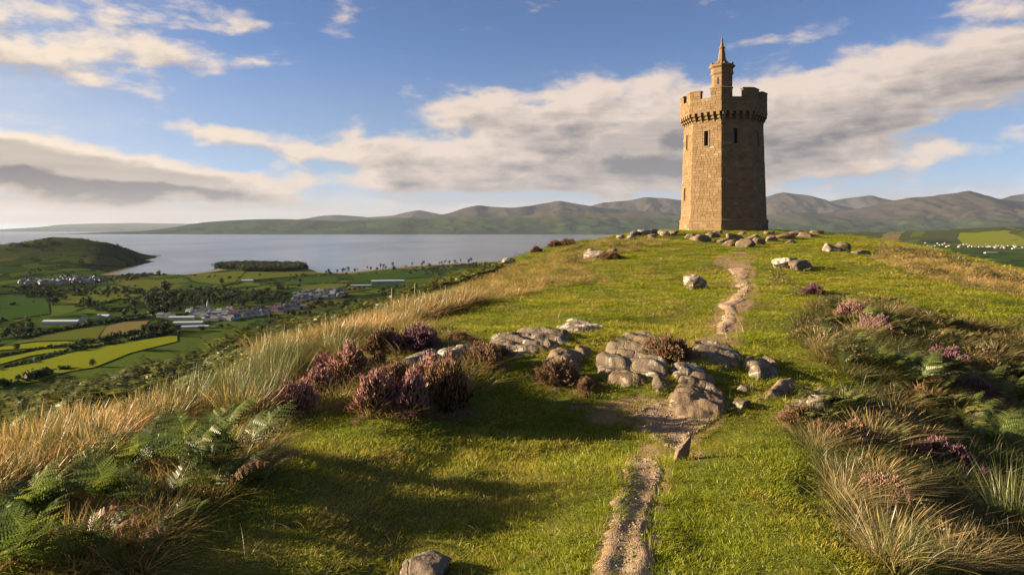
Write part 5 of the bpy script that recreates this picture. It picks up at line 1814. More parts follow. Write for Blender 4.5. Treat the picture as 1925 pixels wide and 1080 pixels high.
# bracken edging the left slope, seen against the valley
q = np.random.default_rng(23)
edge_px = [(-200, 905, 860), (-60, 870, 825), (0, 855, 800), (75, 832, 780), (150, 806, 757), (225, 780, 735), (300, 752, 712), (370, 722, 690), (430, 694, 668), (500, 660, 643), (560, 634, 622), (620, 612, 603), (680, 592, 585), (740, 572, 567), (800, 553, 549), (850, 537, 533), (900, 520, 516), (940, 505, 501)]
ein = np.array([gp(a, c) for a, c, e in edge_px])
eout = []
for (a, c, e), pi in zip(edge_px, ein):
    po = gp(a, e)
    if po is None or po[1] > pi[1] * 1.35 + 2: po = pi + np.array((-1.7, 1.2 + 0.05 * pi[1], 0))
    eout.append(po)
eout = np.array(eout)
BRL = ['pale tipped bracken', 'dark green bracken', 'yellowing bracken']
for i in range(290):
    t = q.uniform(0, 1) * (len(ein) - 1)
    k = min(int(t), len(ein) - 2); fr = t - k
    pi = ein[k] * (1 - fr) + ein[k + 1] * fr; po = eout[k] * (1 - fr) + eout[k + 1] * fr
    u = q.uniform(-0.1, 1.0)
    p = pi * (1 - u) + po * u
    p = p + np.array((-q.uniform(0, 1.6) * (u > 0.8), q.normal(0, .3), 0))
    x, y = p[0], p[1]
    z = float(ground(x, y))
    h = q.uniform(0.48, 0.80) * (1.0 if y < 22 else 0.9)
    o = obj('bracken_bush', br_v[q.integers(0, 4)], None, (x, y, z - 0.03), (0, 0, q.uniform(0, 6.28)), (h * 1.15, h * 1.15, h))
    u_ = CX + x / y * F
    wh = ('at the left edge', 'left of the yellow ragwort', 'right of the yellow ragwort', 'below the red roofed village', 'by the old fence posts', 'at its far end against the bay')[int(np.searchsorted([110, 235, 390, 620, 800], u_))]
    tag(o, 'green bracken along the left rim, ' + wh, 'bracken', 'bracken along the left rim ' + wh)

GORSE = [(1468, 536, 66, 36, 'brown green gorse bush below the trio of rocks right of the path'), (1500, 556, 36, 26, 'small dark gorse bush left of the purple heather by the path'),
         (1660, 470, 26, 22, 'upright brown gorse bush at the left end of the right ridge'), (1700, 482, 60, 26, 'dark brown gorse bush on the right ridge beside the upright one'),
         (1745, 488, 50, 30, 'golden brown bush on the crest of the right ridge'), (1800, 505, 60, 34, 'orange brown bush in the middle of the right ridge'),
         (1850, 520, 56, 30, 'dark bush right of the orange one on the right ridge'), (1905, 535, 60, 34, 'brown bush at the right edge on the ridge'), (1880, 552, 50, 26, 'low dark bush below the brown edge bush'),
         (1760, 520, 60, 24, 'low shaded bush on the near slope of the right ridge'), (1820, 545, 50, 22, 'low tawny bush at the foot of the right ridge'),
         (905, 575, 40, 16, 'low dark bush at the near end of the pale grass left of the lawn'), (860, 582, 36, 16, 'dark tuft of gorse beside the pale grass left of the lawn'),
         (1790, 612, 60, 26, 'dark brown bush on the shaded slope at right'), (1720, 600, 50, 24, 'green brown bush at the top right of the bank')]
for k, (px, py, w, h, lab) in enumerate(GORSE):
    p = place(px, py); s = p[1] / F
    o = obj('gorse_bush', gs_v[k % 3], None, p - np.array((0, 0, .02)), (0, 0, q.uniform(0, 6)), (w / 2 * s, w / 2 * s * .8, h * s))
    tag(o, lab, 'bush')

mnr, mxr = REG_RIGHT.min(0), REG_RIGHT.max(0)
nb_ = 0
while nb_ < 96:
    x, y = q.uniform(mnr[0], mxr[0]), q.uniform(mnr[1], mxr[1])
    if y < 4.9 or x / y > 0.9 or not in_poly(np.array([x]), np.array([y]), REG_RIGHT)[0]: continue
    t = q.random()
    h = q.uniform(0.30, 0.58) * (1.0 if y > 9 else 0.7)
    if t < 0.62:
        o = obj('bracken_bush', br_v[q.integers(0, 4)], None, (x, y, float(ground(x, y)) - 0.03), (0, 0, q.uniform(0, 6.28)), (h * 1.2, h * 1.2, h))
        tag(o, 'low green bracken among the grass of the bank right of the path', 'bracken', 'bracken on the bank right of the path')
    else:
        o = obj('gorse_bush', gs_v[q.integers(0, 3)], None, (x, y, float(ground(x, y)) - 0.03), (0, 0, q.uniform(0, 6.28)), (h * 1.1, h * 1.0, h * 0.8))
        tag(o, 'low brown scrub among the bracken of the bank right of the path', 'bush', 'brown scrub on the bank right of the path')
    nb_ += 1
# brown scrub mixed into the rough ground left of the lawn and on the right ridge
for (P, n, lab, grp) in ((REG_ROUGH_L, 26, 'low dark scrub in the rough grass on the left shoulder of the hill', 'scrub on the left shoulder of the hill'), (REG_RIDGE_R, 22, 'tawny scrub in the pale grass of the right ridge', 'scrub on the right ridge')):
    mnr, mxr = P.min(0), P.max(0); c_ = 0
    while c_ < n:
        x, y = q.uniform(mnr[0], mxr[0]), q.uniform(mnr[1], mxr[1])
        if not in_poly(np.array([x]), np.array([y]), P)[0]: continue
        h = q.uniform(0.25, 0.55)
        o = obj('gorse_bush', gs_v[q.integers(0, 3)], None, (x, y, float(ground(x, y)) - 0.03), (0, 0, q.uniform(0, 6.28)), (h * 1.6, h * 1.4, h))
        tag(o, lab, 'bush', grp); c_ += 1

# yellow flowers in the bracken
def ragwort(px, py, hp, label):
    p = place(px, py); s = hp * p[1] / F
    e = empty('ragwort', p); tag(e, label, 'flower')
    qq = np.random.default_rng(int(px))
    mb, sb = MB(), MB()
    for j in range(26):
        a, r_ = qq.uniform(0, 6.28), math.sqrt(qq.random()) * 0.7
        c = np.array((math.cos(a) * r_, math.sin(a) * r_, 0.75 + 0.25 * qq.random()))
        for i in range(3):
            t = qq.normal(0, 1, 3); t[2] = abs(t[2]) * .3; t /= np.linalg.norm(t); u = np.cross(t, (0, 0, 1.0))
            mb.add([c - t * .07, c + u * .05, c + t * .07, c - u * .05 + np.array((0, 0, .03))], [[0, 1, 2, 3]], a=qq.random())
        b0 = np.array((c[0] * .3, c[1] * .3, 0))
        sb.add([b0, b0 + np.array((.02, 0, 0)), c + np.array((.012, 0, 0)), c], [[0, 1, 2, 3]], a=0.4)
    f = obj('flower_head', mb.mesh('flower_head', [M['yellow']], 'v'), e); st_ = obj('stalks', sb.mesh('stalks', [M['twig']], 'v'), e)
    e.scale = (s, s, s)
ragwort(232, 780, 40, 'clump of yellow ragwort flowers in the bracken on the left rim')

# three old fence posts on the left skyline
for k, (px, py, hp) in enumerate([(738, 576, 34), (780, 566, 34), (757, 574, 22)]):
    p = gp(px, py)
    s = p[1] / F
    mb = MB()
    mb.rings([octo(0.055, -0.3, n=7), octo(0.055, hp * s, n=7), octo(0.03, hp * s + 0.03, n=7)], True, a=0.5)
    o = obj('fence_post', mb.mesh('fence_post', [M['stem']]), None, p, (q.normal(0, .05), q.normal(0, .05), 0))
    tag(o, ['left weathered fence post on the left rim above the village', 'right weathered fence post, in the pale grass on the left rim', 'short weathered post between two taller fence posts on the left rim'][k], 'fence post', 'fence posts on the left rim')
# ------------------------------------------------------------------ the valley: fields, hedges, trees, houses
def vp(px, py):
    """view ray through a photo pixel met with the valley floor"""
    D = 147.0 * F / (py - HY)
    for _ in range(6):
        x = (px - CX) / F * D
        z = float(valley_h(np.array([x]), np.array([D]))[0])
        D = 0.5 * D + 0.5 * (-z) * F / (py - HY)
    return np.array(((px - CX) / F * D, D, z))

def c2(X, Y): return (X / 3.0078, 420 + Y / 3.0078)
def c5(X, Y): return (X / 4.5, 500 + Y / 4.5)
def c6(X, Y): return (280 + X / 4.0104, 480 + Y / 4.0104)

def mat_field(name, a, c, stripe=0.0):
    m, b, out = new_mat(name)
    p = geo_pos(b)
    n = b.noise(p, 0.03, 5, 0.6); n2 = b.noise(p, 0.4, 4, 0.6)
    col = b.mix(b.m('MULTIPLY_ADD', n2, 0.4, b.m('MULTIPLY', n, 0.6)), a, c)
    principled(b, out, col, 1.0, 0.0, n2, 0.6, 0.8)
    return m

M['f_sunlit'] = mat_field('pasture_sunlit', (0.10, 0.125, 0.012), (0.165, 0.175, 0.018))  # sunlight on the brightest fields put into the colour
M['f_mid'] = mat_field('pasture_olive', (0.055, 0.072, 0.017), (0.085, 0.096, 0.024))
M['f_shaded'] = mat_field('pasture_green_shaded', (0.022, 0.048, 0.013), (0.036, 0.064, 0.017))  # dimmer pastures: cloud shade put into the darker colours
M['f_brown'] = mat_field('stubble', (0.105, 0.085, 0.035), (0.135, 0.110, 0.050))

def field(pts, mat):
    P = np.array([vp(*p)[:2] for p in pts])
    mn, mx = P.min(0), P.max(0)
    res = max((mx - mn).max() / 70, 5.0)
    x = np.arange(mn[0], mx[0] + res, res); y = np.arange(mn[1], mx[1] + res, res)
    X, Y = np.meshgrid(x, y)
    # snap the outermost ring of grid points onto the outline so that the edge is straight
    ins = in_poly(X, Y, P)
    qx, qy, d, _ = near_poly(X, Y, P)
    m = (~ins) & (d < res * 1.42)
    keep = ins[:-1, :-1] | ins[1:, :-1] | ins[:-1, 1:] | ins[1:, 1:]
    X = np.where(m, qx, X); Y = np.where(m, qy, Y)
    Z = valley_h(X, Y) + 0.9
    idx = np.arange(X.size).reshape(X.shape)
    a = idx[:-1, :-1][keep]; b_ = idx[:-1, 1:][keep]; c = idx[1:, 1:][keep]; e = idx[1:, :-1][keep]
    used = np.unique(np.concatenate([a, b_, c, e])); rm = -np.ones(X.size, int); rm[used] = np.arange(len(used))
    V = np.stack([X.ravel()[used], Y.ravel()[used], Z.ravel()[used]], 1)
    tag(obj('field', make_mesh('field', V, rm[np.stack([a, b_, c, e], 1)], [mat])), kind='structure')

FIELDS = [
    ('f_sunlit', [c5(*p) for p in [(-120, 905), (0, 880), (250, 830), (560, 750), (820, 690), (1050, 655), (1300, 615), (1500, 585), (1500, 640), (1100, 740), (800, 860), (560, 900), (300, 985), (0, 1010), (-120, 1020)]]),
    ('f_sunlit', [c5(*p) for p in [(-120, 860), (0, 835), (250, 765), (430, 735), (545, 730), (560, 700), (350, 712), (180, 750), (0, 785), (-120, 800)]]),
    ('f_sunlit', [c5(*p) for p in [(-120, 735), (0, 715), (150, 705), (330, 695), (560, 668), (640, 655), (560, 640), (300, 650), (0, 690), (-120, 705)]]),
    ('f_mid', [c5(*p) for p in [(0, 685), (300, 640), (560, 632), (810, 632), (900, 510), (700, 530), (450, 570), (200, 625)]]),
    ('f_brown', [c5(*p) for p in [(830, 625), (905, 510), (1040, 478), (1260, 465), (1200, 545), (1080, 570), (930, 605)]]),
    ('f_sunlit', [c5(*p) for p in [(650, 695), (800, 660), (900, 650), (820, 685), (700, 700)]]),
    ('f_shaded', [c5(*p) for p in [(-160, 470), (0, 460), (420, 405), (415, 330), (380, 280), (200, 245), (0, 250), (-160, 270)]]),
    ('f_shaded', [c5(*p) for p in [(440, 440), (700, 440), (1000, 395), (1290, 350), (1290, 400), (1000, 440), (800, 460), (640, 450), (440, 470)]]),
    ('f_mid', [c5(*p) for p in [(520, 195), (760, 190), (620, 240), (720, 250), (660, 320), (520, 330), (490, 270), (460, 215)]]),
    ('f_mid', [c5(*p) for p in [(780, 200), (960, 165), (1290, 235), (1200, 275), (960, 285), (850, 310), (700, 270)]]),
    ('f_shaded', [c5(*p) for p in [(860, 330), (1080, 300), (1120, 320), (1080, 345), (900, 370), (840, 355)]]),
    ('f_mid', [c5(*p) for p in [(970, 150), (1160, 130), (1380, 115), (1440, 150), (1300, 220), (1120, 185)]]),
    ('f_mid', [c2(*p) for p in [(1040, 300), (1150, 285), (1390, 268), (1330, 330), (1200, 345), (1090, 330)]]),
    ('f_shaded', [c2(*p) for p in [(960, 380), (1080, 335), (1200, 350), (1160, 375), (1050, 395)]]),
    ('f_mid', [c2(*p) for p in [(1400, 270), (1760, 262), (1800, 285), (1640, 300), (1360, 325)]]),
    ('f_shaded', [c2(*p) for p in [(1640, 310), (1900, 300), (1925, 330), (1640, 350)]]),
    ('f_shaded', [c6(*p) for p in [(1520, 150), (1640, 140), (1925, 130), (2140, 110), (2140, 150), (1780, 190), (1560, 200)]]),
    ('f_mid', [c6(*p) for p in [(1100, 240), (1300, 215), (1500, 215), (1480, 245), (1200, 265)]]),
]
FIELDS += [('f_sunlit', [(1800, 452), (1850, 441), (1925, 434.5), (1990, 434.5), (1990, 445), (1870, 452)]), ('f_mid', [(1690, 448), (1750, 438), (1792, 440), (1745, 450)]), ('f_mid', [(1850, 456), (1925, 449), (1990, 449), (1990, 457)]), ('f_brown', [(1640, 446), (1700, 440), (1720, 441), (1680, 447)]), ('f_shaded', [(1860, 482), (1925, 477), (1990, 478), (1990, 490), (1880, 489)])]
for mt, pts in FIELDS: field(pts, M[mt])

M['tree'] = mat_leaf('tree_leaves', [(0.014, 0.024, 0.008), (0.024, 0.036, 0.011), (0.040, 0.052, 0.014)], 0.25, 0.02, 0.5)
M['bark'] = mat_simple('bark', (0.06, 0.045, 0.03))

def crown(seed, n=420, leaf=0.13, asp=1.0):
    q = np.random.default_rng(seed)
    lobes = q.normal(0, 0.42, (7, 3)) * np.array((1, 1, .7)); lobes[:, 2] += 0.15
    k = q.integers(0, 7, n)
    d = q.normal(size=(n, 3)); d /= np.linalg.norm(d, axis=1)[:, None]
    P = lobes[k] + d * (q.uniform(0.3, 0.58, (n, 1)))
    ax = d * 0.5 + q.normal(0, .6, (n, 3)); ax /= np.linalg.norm(ax, axis=1)[:, None]
    sv = np.cross(ax, q.normal(size=(n, 3))); sv /= np.linalg.norm(sv, axis=1)[:, None]
    L = leaf * q.uniform(0.6, 1.4, (n, 1))
    V = np.stack([P - ax * L, P + sv * L * .8, P + ax * L, P - sv * L * .8], 1).reshape(-1, 3)
    V = V / np.array((0.95, 0.95, 0.85))
    v = np.repeat(np.clip(q.normal(.5, .28, n), 0, 1), 4)
    return make_mesh('crown', V, np.arange(n * 4).reshape(-1, 4), [M['tree']], attrs={'v': v})
crowns = [crown(10 + k) for k in range(4)]
mb = MB(); mb.rings([octo(0.10, 0, n=6), octo(0.07, 0.5, n=6), octo(0.04, 1.0, n=6)])
for a in (0.5, 2.6, 4.4):
    mb.rings([octo(0.04, 0.55, n=5), octo(0.015, 0.95, (math.cos(a) * .3, math.sin(a) * .3), n=5)])
trunk_me = mb.mesh('trunk', [M['bark']])
tq = np.random.default_rng(91)

def tree(x, y, h, label, group, wide=1.0):
    z = float(valley_h(np.array([x]), np.array([y]))[0])
    e = empty('tree', (x, y, z), tq.uniform(0, 6.28))
    tag(e, label, 'tree', group)
    obj('trunk', trunk_me, e, (0, 0, -0.3), None, (h, h, h * 0.75))
    obj('crown', crowns[tq.integers(0, 4)], e, (0, 0, h * 0.56), None, (h * 0.36 * wide, h * 0.36 * wide, h * 0.46))

def tree_px(px, py, hp, label, group=None, wide=1.1):
    p = vp(px, py)
    tree(p[0], p[1], hp * p[1] / F, label, group, wide)

for (px, py, hp, lab) in [(c5(150, 715) + (13, 'lone round tree in the hedge between the two bright fields at far left')), (c5(590, 715) + (14, 'round tree at the right end of the upper bright strip field')), (c5(785, 850) + (14, 'lone tree in the big bright field just above the bracken')),
                          (c5(740, 350) + (20, 'tall dark tree among the small green fields in the middle of the valley')), (c5(795, 340) + (11, 'lower tree right of the tall dark tree in the small fields')), (c5(1130, 350) + (16, 'big tree by the hedge left of the dark wood')),
                          (c5(1395, 235) + (24, 'tallest tree standing out at the left end of the wood behind the village')), (c5(1340, 85) + (11, 'tree on the shore at the edge of the beach')), (c5(1050, 425) + (13, 'tree at the left of the pair on the field hedge left of the village')),
                          (c5(1140, 420) + (12, 'tree at the right of the pair on the field hedge left of the village')), (c5(250, 485) + (10, 'small tree left of the long white shed')), (c5(790, 195) + (10, 'tree on the hedge below the grey shore town')), (c5(905, 270) + (8, 'thin tree in the middle pasture')),
                          (c2(1255, 345) + (12, 'tree on the field edge below the wooded point')), (c2(1575, 365) + (11, 'round tree in the fields right of the wooded point')), (c2(1700, 335) + (8, 'small tree in the right pasture by the shore'))]:
    tree_px(px, py, hp, lab)

def tree_fill(poly, n, h0, h1, label, group):
    P = np.array([vp(*p)[:2] for p in poly])
    mn, mx = P.min(0), P.max(0)
    c = 0
    while c < n:
        x = tq.uniform(mn[0], mx[0]); y = tq.uniform(mn[1], mx[1])
        if in_poly(np.array([x]), np.array([y]), P)[0]:
            tree(x, y, tq.uniform(h0, h1), label, group, tq.uniform(1.0, 1.5)); c += 1

tree_fill([c2(800, 480), (c2(830, 430)), c2(950, 400), c2(1080, 410), c2(1160, 420), c2(1160, 470), c2(1050, 480), c2(960, 520), c2(880, 530)], 75, 9, 17, 'dark tree in the wood behind the white village sheds', 'trees of the wood behind the village')
tree_fill([c2(1160, 420), c2(1400, 395), c2(1560, 390), c2(1650, 410), c2(1640, 445), c2(1400, 470), c2(1170, 475)], 75, 8, 14, 'dark tree in the belt between the village and the shore fields', 'trees of the belt behind the red roofs')
tree_fill([c2(80, 385), c2(150, 370), c2(280, 380), c2(330, 440), c2(330, 470), c2(400, 480), c2(410, 505), c2(300, 480), c2(270, 430), c2(90, 405)], 30, 9, 16, 'tree in the dark curved row round the green field at far left', 'trees in the curved row at far left')
tree_fill([c5(30, 560), c5(130, 500), c5(330, 510), c5(380, 560), c5(150, 610), c5(0, 650)], 26, 6, 11, 'scrubby tree in the thicket left below the long white shed', 'trees in the thicket by the white shed')
tree_fill([c2(1640, 300), c2(1900, 270), c2(1960, 250), c2(2700, 205), c2(2700, 225), c2(1900, 300)], 40, 7, 13, 'tree in the dark line along the shore right of the wooded point', 'trees along the shore')
tree_fill([c2(800, 620), c2(870, 590), c2(930, 570), c2(940, 620), c2(850, 640)], 12, 9, 14, 'tree in the clump left below the village sheds', 'trees of the clump below the sheds')

def hedge_line(pts, h, w, label, closed=False, seed=0, pxh=False):
    q = np.random.default_rng(seed)
    P = np.array([vp(*p) for p in pts])
    L = np.linalg.norm(np.diff(P[:, :2], axis=0), axis=1)
    tot = L.sum(); n = int(min(4200, tot * 5.0 + 60))
    t = q.uniform(0, tot, n); cum = np.concatenate([[0], np.cumsum(L)])
    x = np.interp(t, cum, P[:, 0]); y = np.interp(t, cum, P[:, 1])
    prof = 0.75 + 0.6 * fbm2(t / 9.0, t * 0 + seed, 3, seed)
    gap = fbm2(t / 14.0, t * 0 + seed + 9, 2, seed + 4) > -0.42
    hh = h * np.maximum(prof, 0.25)
    ang = q.uniform(0, PI, n); rr = np.sqrt(q.random(n))
    x = x + q.normal(0, .33, n) * w; y = y + q.normal(0, .33, n) * w
    z = valley_h(x, y) + np.abs(np.sin(ang)) * rr * hh
    C = np.stack([x, y, z], 1)[gap]
    n = len(C)
    ax = q.normal(size=(n, 3)); ax /= np.linalg.norm(ax, axis=1)[:, None]
    sv = np.cross(ax, q.normal(size=(n, 3))); sv /= np.linalg.norm(sv, axis=1)[:, None]
    s = q.uniform(0.5, 1.2, (n, 1)) * 0.28 * h
    V = np.stack([C - ax * s, C + sv * s, C + ax * s, C - sv * s], 1).reshape(-1, 3)
    c = V.mean(0)
    v = np.repeat(q.random(n), 4)
    o = obj('hedge', make_mesh('hedge', V - c, np.arange(n * 4).reshape(-1, 4), [M['tree']], attrs={'v': v}), None, c)
    tag(o, label, 'hedge')

HEDGES = [
    ([(-120, 895), (0, 870), (250, 815), (400, 765), (560, 725)], 5, 5, 'thick dark hedge along the top of the big bright field at far left'),
    ([(560, 725), (820, 685), (1000, 650), (1200, 600), (1450, 570)], 6, 6, 'dark hedge between the big bright field and the stubble field'),
    ([(-120, 780), (0, 760), (180, 730), (350, 700), (560, 672)], 4.5, 5, 'hedge between the two narrow bright strip fields'),
    ([(640, 665), (800, 640), (930, 608), (1080, 580), (1200, 560)], 6, 7, 'bushy hedge along the lower side of the stubble field'),
    ([(-120, 690), (0, 650), (200, 615), (420, 560), (640, 520), (800, 490), (1000, 462), (1280, 430)], 7, 7, 'long dark hedge running below the long white shed'),
    ([(-120, 485), (0, 468), (260, 435), (420, 412)], 3, 4, 'thin hedge along the lower edge of the dark green field'),
    ([(420, 470), (800, 470), (1000, 435), (1290, 400)], 3, 4, 'hedge above the road by the white sheds'),
    ([(480, 195), (560, 215), (620, 245), (720, 250)], 5, 6, 'curved hedge at the top of the small pasture'),
    ([(850, 320), (960, 295), (1100, 285), (1300, 232)], 5, 6, 'dark hedge along the lower side of the middle pasture'),
    ([(1020, 175), (1140, 195), (1290, 235)], 4, 5, 'thin slanting hedge across the upper pasture'),
    ([(640, 345), (760, 330), (830, 330)], 5, 6, 'short hedge by the tall dark tree'),
    ([(-60, 245), (100, 235), (210, 200)], 6, 8, 'short hedge at the far left below the shore town'),
    ([(-120, 1045), (0, 1020), (180, 980), (340, 940), (440, 900), (560, 870)], 9, 9, 'dark thicket along the lower side of the big bright field, beside the bracken'),
]
for k, (pts, h, w, lab) in enumerate(HEDGES):
    hedge_line([c5(*p) for p in pts], h, w, lab, seed=k + 3)
for k, (pts, h, w, lab) in enumerate([
    ([(1000, 395), (1150, 372), (1260, 355), (1380, 330), (1640, 305), (1900, 292)], 4, 6, 'long hedge across the fields below the wooded point'),
    ([(1160, 385), (1400, 360), (1640, 350), (1900, 335)], 4, 6, 'second hedge below the long one in the shore fields'),
    ([(1040, 300), (1090, 332), (1210, 348)], 3.5, 5, 'hedge on the left side of the shore pasture')]):
    hedge_line([c2(*p) for p in pts], h, w, lab, seed=k + 33)

# dense wood on the point: one far mass
wp = np.array([vp(*p)[:2] for p in [(402, 503), (425, 499), (500, 498), (560, 499), (578, 505), (560, 509), (500, 511), (455, 511), (445, 506), (410, 506)]])
mn, mx = wp.min(0), wp.max(0)
X = tq.uniform(mn[0], mx[0], 4000); Y = tq.uniform(mn[1], mx[1], 4000)
k = np.nonzero(in_poly(X, Y, wp))[0][:900]
hh = tq.uniform(8, 20, len(k))
scatter('wood', crowns, np.stack([X[k], Y[k], valley_h(X[k], Y[k]) + hh * 0.55], 1), np.stack([hh * 0, hh * 0, tq.uniform(0, 6, len(k))], 1), np.stack([hh * .5, hh * .5, hh * .5], 1), 'dense dark wood covering the low point on the bay')

# single far trees and hedge trees beyond the nearer ones: too many and too far to pick apart
X, Y = [], []
while len(X) < 1500:
    D_ = tq.uniform(900, 3600); pxx = tq.uniform(-150, 960)
    x = (pxx - CX) / F * D_
    n_ = fbm2(np.array([x / 170]), np.array([D_ / 260]), 3, 12)[0]
    if abs(n_) < 0.035 or (n_ > 0.42):
        if valley_h(np.array([x]), np.array([D_]))[0] > SEA + 2: X.append(x); Y.append(D_)
X, Y = np.array(X), np.array(Y)
hh = tq.uniform(4, 9, len(X))
scatter('hedge_trees', crowns[:3], np.stack([X, Y, valley_h(X, Y) + hh * 0.4], 1), np.stack([hh * 0, hh * 0, tq.uniform(0, 6, len(X))], 1), np.stack([hh * .6, hh * .6, hh * .5], 1), 'far hedgerow trees between the fields of the valley')

# ---- houses
M['white'] = mat_simple('white_render', (0.42, 0.41, 0.395), 0.9, 0.2, 0.12)
M['grey_wall'] = mat_simple('grey_render', (0.30, 0.29, 0.28), 0.9, 0.2, 0.15)
M['slate'] = mat_simple('slate_roof', (0.10, 0.105, 0.12), 0.7, 0.3, 0.25)
M['red_roof'] = mat_simple('red_tile_roof', (0.20, 0.075, 0.055), 0.85, 0.2, 0.25)
M['metal_roof'] = mat_simple('pale_metal_roof', (0.36, 0.41, 0.44), 0.55, 0.4, 0.12)

def house_meshes(L, W, H, R, wall, roof):
    a = MB()
    a.add([(-L, -W, 0), (L, -W, 0), (L, W, 0), (-L, W, 0), (-L, -W, H), (L, -W, H), (L, W, H), (-L, W, H), (-L, 0, H + R), (L, 0, H + R)],
          [[0, 1, 5, 4], [2, 3, 7, 6]], None)
    a.add([(L, -W, 0), (L, W, 0), (L, W, H), (L, -W, H), (L, 0, H + R)], None, [[0, 1, 2], [0, 2, 3], [3, 2, 4]])
    a.add([(-L, -W, 0), (-L, W, 0), (-L, W, H), (-L, -W, H), (-L, 0, H + R)], None, [[1, 0, 3], [1, 3, 2], [2, 3, 4]])
    w = a.mesh('wall', [M[wall]])
    r = MB(); e = 0.35; s = R / W
    for sg in (-1, 1):
        y0 = sg * (W + e); z0 = H - e * s
        P = [(-L - e, y0, z0 + .02), (L + e, y0, z0 + .02), (L + e, 0, H + R + .02), (-L - e, 0, H + R + .02)]
        P2 = [(x, y, z + 0.25) for x, y, z in P]
        r.add(P + P2, [[4, 5, 6, 7], [0, 1, 5, 4], [1, 2, 6, 5], [3, 0, 4, 7], [0, 3, 2, 1]])
    rm = r.mesh('roof', [M[roof]])
    return w, rm
c = MB(); c.box((0, 0, 0.7), (0.9, 0.7, 2.2)); c.box((0, 0, 1.95), (1.1, 0.9, 0.25)); chim = c.mesh('chimney', [M['grey_wall']])
HV = {'wg': house_meshes(5.5, 3.8, 4.8, 2.8, 'white', 'slate'), 'wr': house_meshes(5.0, 3.8, 4.8, 2.8, 'white', 'red_roof'), 'gg': house_meshes(5.5, 3.8, 4.8, 2.8, 'grey_wall', 'slate'),
      'shed': house_meshes(15, 6.5, 5.0, 2.2, 'white', 'metal_roof'), 'long': house_meshes(26, 7, 4.6, 1.8, 'white', 'metal_roof'), 'xl': house_meshes(45, 10, 7, 2.0, 'grey_wall', 'metal_roof')}
hq = np.random.default_rng(55)
def house(px, py, kind, rz, label, group=None, sc=1.0, name='house', cat='house'):
    p = vp(px, py)
    e = empty(name, (p[0], p[1], p[2] - 0.2), rz)
    e.scale = (sc, sc, sc)
    tag(e, label, cat, group)
    w, r = HV[kind]
    obj('wall', w, e)
    ro = obj('roof', r, e)
    if kind in ('wg', 'wr', 'gg'):
        obj('chimney', chim, ro, (4.2, 0, 7.2))

house(*c5(525, 488), 'long', rad(3), 'long white shed with a pale roof alone between hedges at far left', name='farm_shed', cat='shed')
for (p, kd, lab) in [(c5(715, 455), 'wg', 'white house just right of the long white shed'), (c5(830, 440), 'wg', 'first small white house by the hedge right of the long shed'), (c5(878, 435), 'shed', 'pale shed furthest right along the hedge from the long shed')]:
    house(*p, kd, hq.uniform(-.3, .3), lab, sc=0.75)
house(*c6(250, 478), 'long', rad(4), 'pale roofed long shed at the left of the village', name='shed', cat='shed', sc=0.75)
house(*c6(300, 520), 'long', rad(8), 'large pale blue grey shed in front of the village at left', name='shed', cat='shed', sc=0.8)
house(*c6(350, 548), 'long', rad(14), 'nearest pale shed of the village, beside the dark clump of trees', name='shed', cat='shed', sc=0.7)
house(*c6(500, 440), 'long', rad(4), 'long white shed in the middle of the village', name='shed', cat='shed', sc=0.9)
house(*c6(500, 485), 'long', rad(10), 'white shed below the middle long shed of the village', name='shed', cat='shed', sc=0.75)
house(*c6(1800, 208), 'xl', rad(12), 'very long blue grey industrial shed near the hill edge', name='shed', cat='shed', sc=0.95)
house(*c6(1600, 235), 'xl', rad(12), 'white fronted industrial shed left of the very long one', name='shed', cat='shed', sc=0.55)
house(*c6(745, 200), 'shed', rad(10), 'pale greenhouse like shed in the fields above the wood', name='shed', cat='shed')
for (x, y) in [(90, 465), (135, 465), (170, 470)]:
    house(*c6(x, y), 'wg', hq.uniform(-.2, .2), 'small white house at the left end of the village row', 'small white houses at the left end of the village')
for i in range(40):
    t = i / 39
    x = 590 + 560 * t + hq.normal(0, 12); y = 462 - 68 * t + hq.choice([-22, 0, 18]) + hq.normal(0, 4)
    house(*c6(x, y), 'wr' if hq.random() < .6 else 'wg', hq.choice([0.2, 1.75]) + hq.normal(0, .1), 'white walled house in the village rows seen over the bracken', 'houses in the village rows')
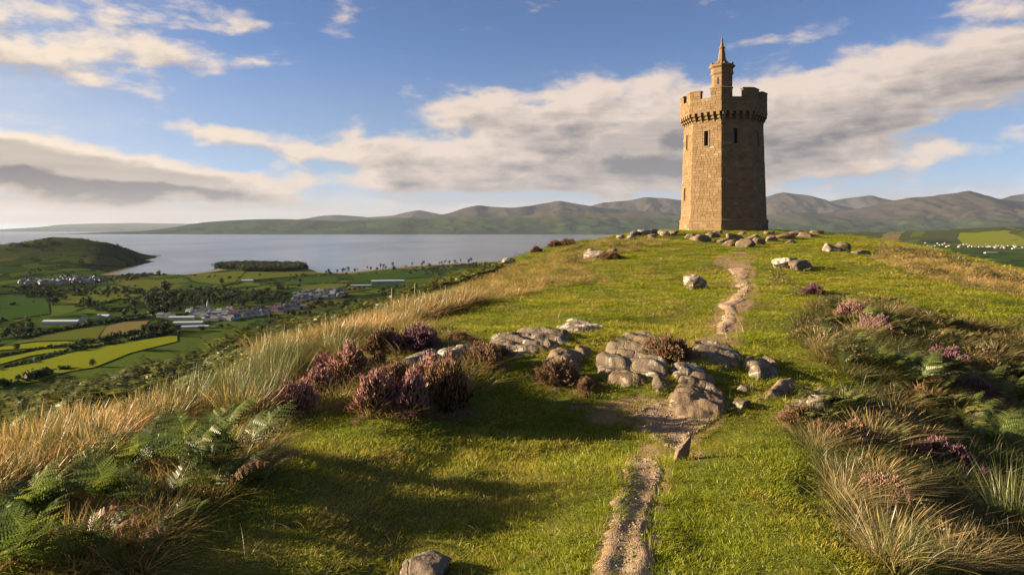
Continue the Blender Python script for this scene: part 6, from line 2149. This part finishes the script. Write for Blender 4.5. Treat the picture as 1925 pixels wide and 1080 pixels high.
for i in range(70):
    x = hq.uniform(1080, 1470); y = 330 - (x - 1080) * 0.10 + hq.uniform(-38, 22)
    house(*c6(x, y), hq.choice(['gg', 'wg', 'gg']), hq.uniform(-.3, .3) + hq.choice([0, 1.57]), 'grey roofed house in the terrace rows beyond the tree belt', 'houses in the grey terrace rows')
for i in range(60):
    x = hq.uniform(300, 640); y = 432 + hq.uniform(-20, 62)
    house(*c6(x, y), hq.choice(['wg', 'wg', 'gg']), hq.uniform(-.3, .3), 'small house between the sheds at the middle of the village', 'small houses between the village sheds', sc=0.9)
for i in range(62):
    x = hq.uniform(170, 930); y = 140 + hq.uniform(-14, 16) - (30 * hq.random() if 500 < x < 850 else 0)
    house(*c5(x, y), hq.choice(['gg', 'gg', 'wg']), hq.uniform(0, 3), 'tiny grey house in the shore town below the headland', 'houses in the shore town below the headland', sc=1.15)
for i in range(52):
    x = hq.uniform(1738, 1925); y = 461 + (x - 1738) * 0.018 + hq.normal(0, 2.2)
    house(x, y, hq.choice(['wg', 'gg', 'wr', 'gg']), hq.uniform(0, 3), 'tiny pale house in the far town at the right', 'houses in the far town at the right', sc=1.3)
for (x, y, lab) in [(1863, 476, 'long pale shed below the far town at right'), (1912, 468, 'white shed at the right end of the far town')]:
    house(x, y, 'xl', 0.05, lab, name='shed', cat='shed', sc=0.9)
for (x, y, lab) in [(1887, 449, 'white farmhouse on the green slope above the far town'), (1670, 431.0 + 12, 'pale farm in the hazy fields right of the tower')]:
    house(x, y, 'wg', 0.2, lab, sc=2.2)
# church with a slim pale spire
p = vp(*c6(442, 440))
e = empty('church', p, 0.2); tag(e, 'pale slim church spire standing over the village sheds', 'church')
mb = MB(); mb.box((0, 0, 7), (3.6, 3.6, 14)); obj('bell_tower', mb.mesh('bell_tower', [M['white']]), e)
mb = MB(); mb.rings([octo(2.3, 14, n=8), octo(0.1, 25, n=8)]); obj('spire', mb.mesh('spire', [M['grey_wall']]), e)
w, r = HV['wg']; n_ = obj('nave', w, e, (-8, 0, 0), None, (1.3, 1.1, 1.1)); obj('roof', r, e, (-8, 0, 0), None, (1.3, 1.1, 1.1))
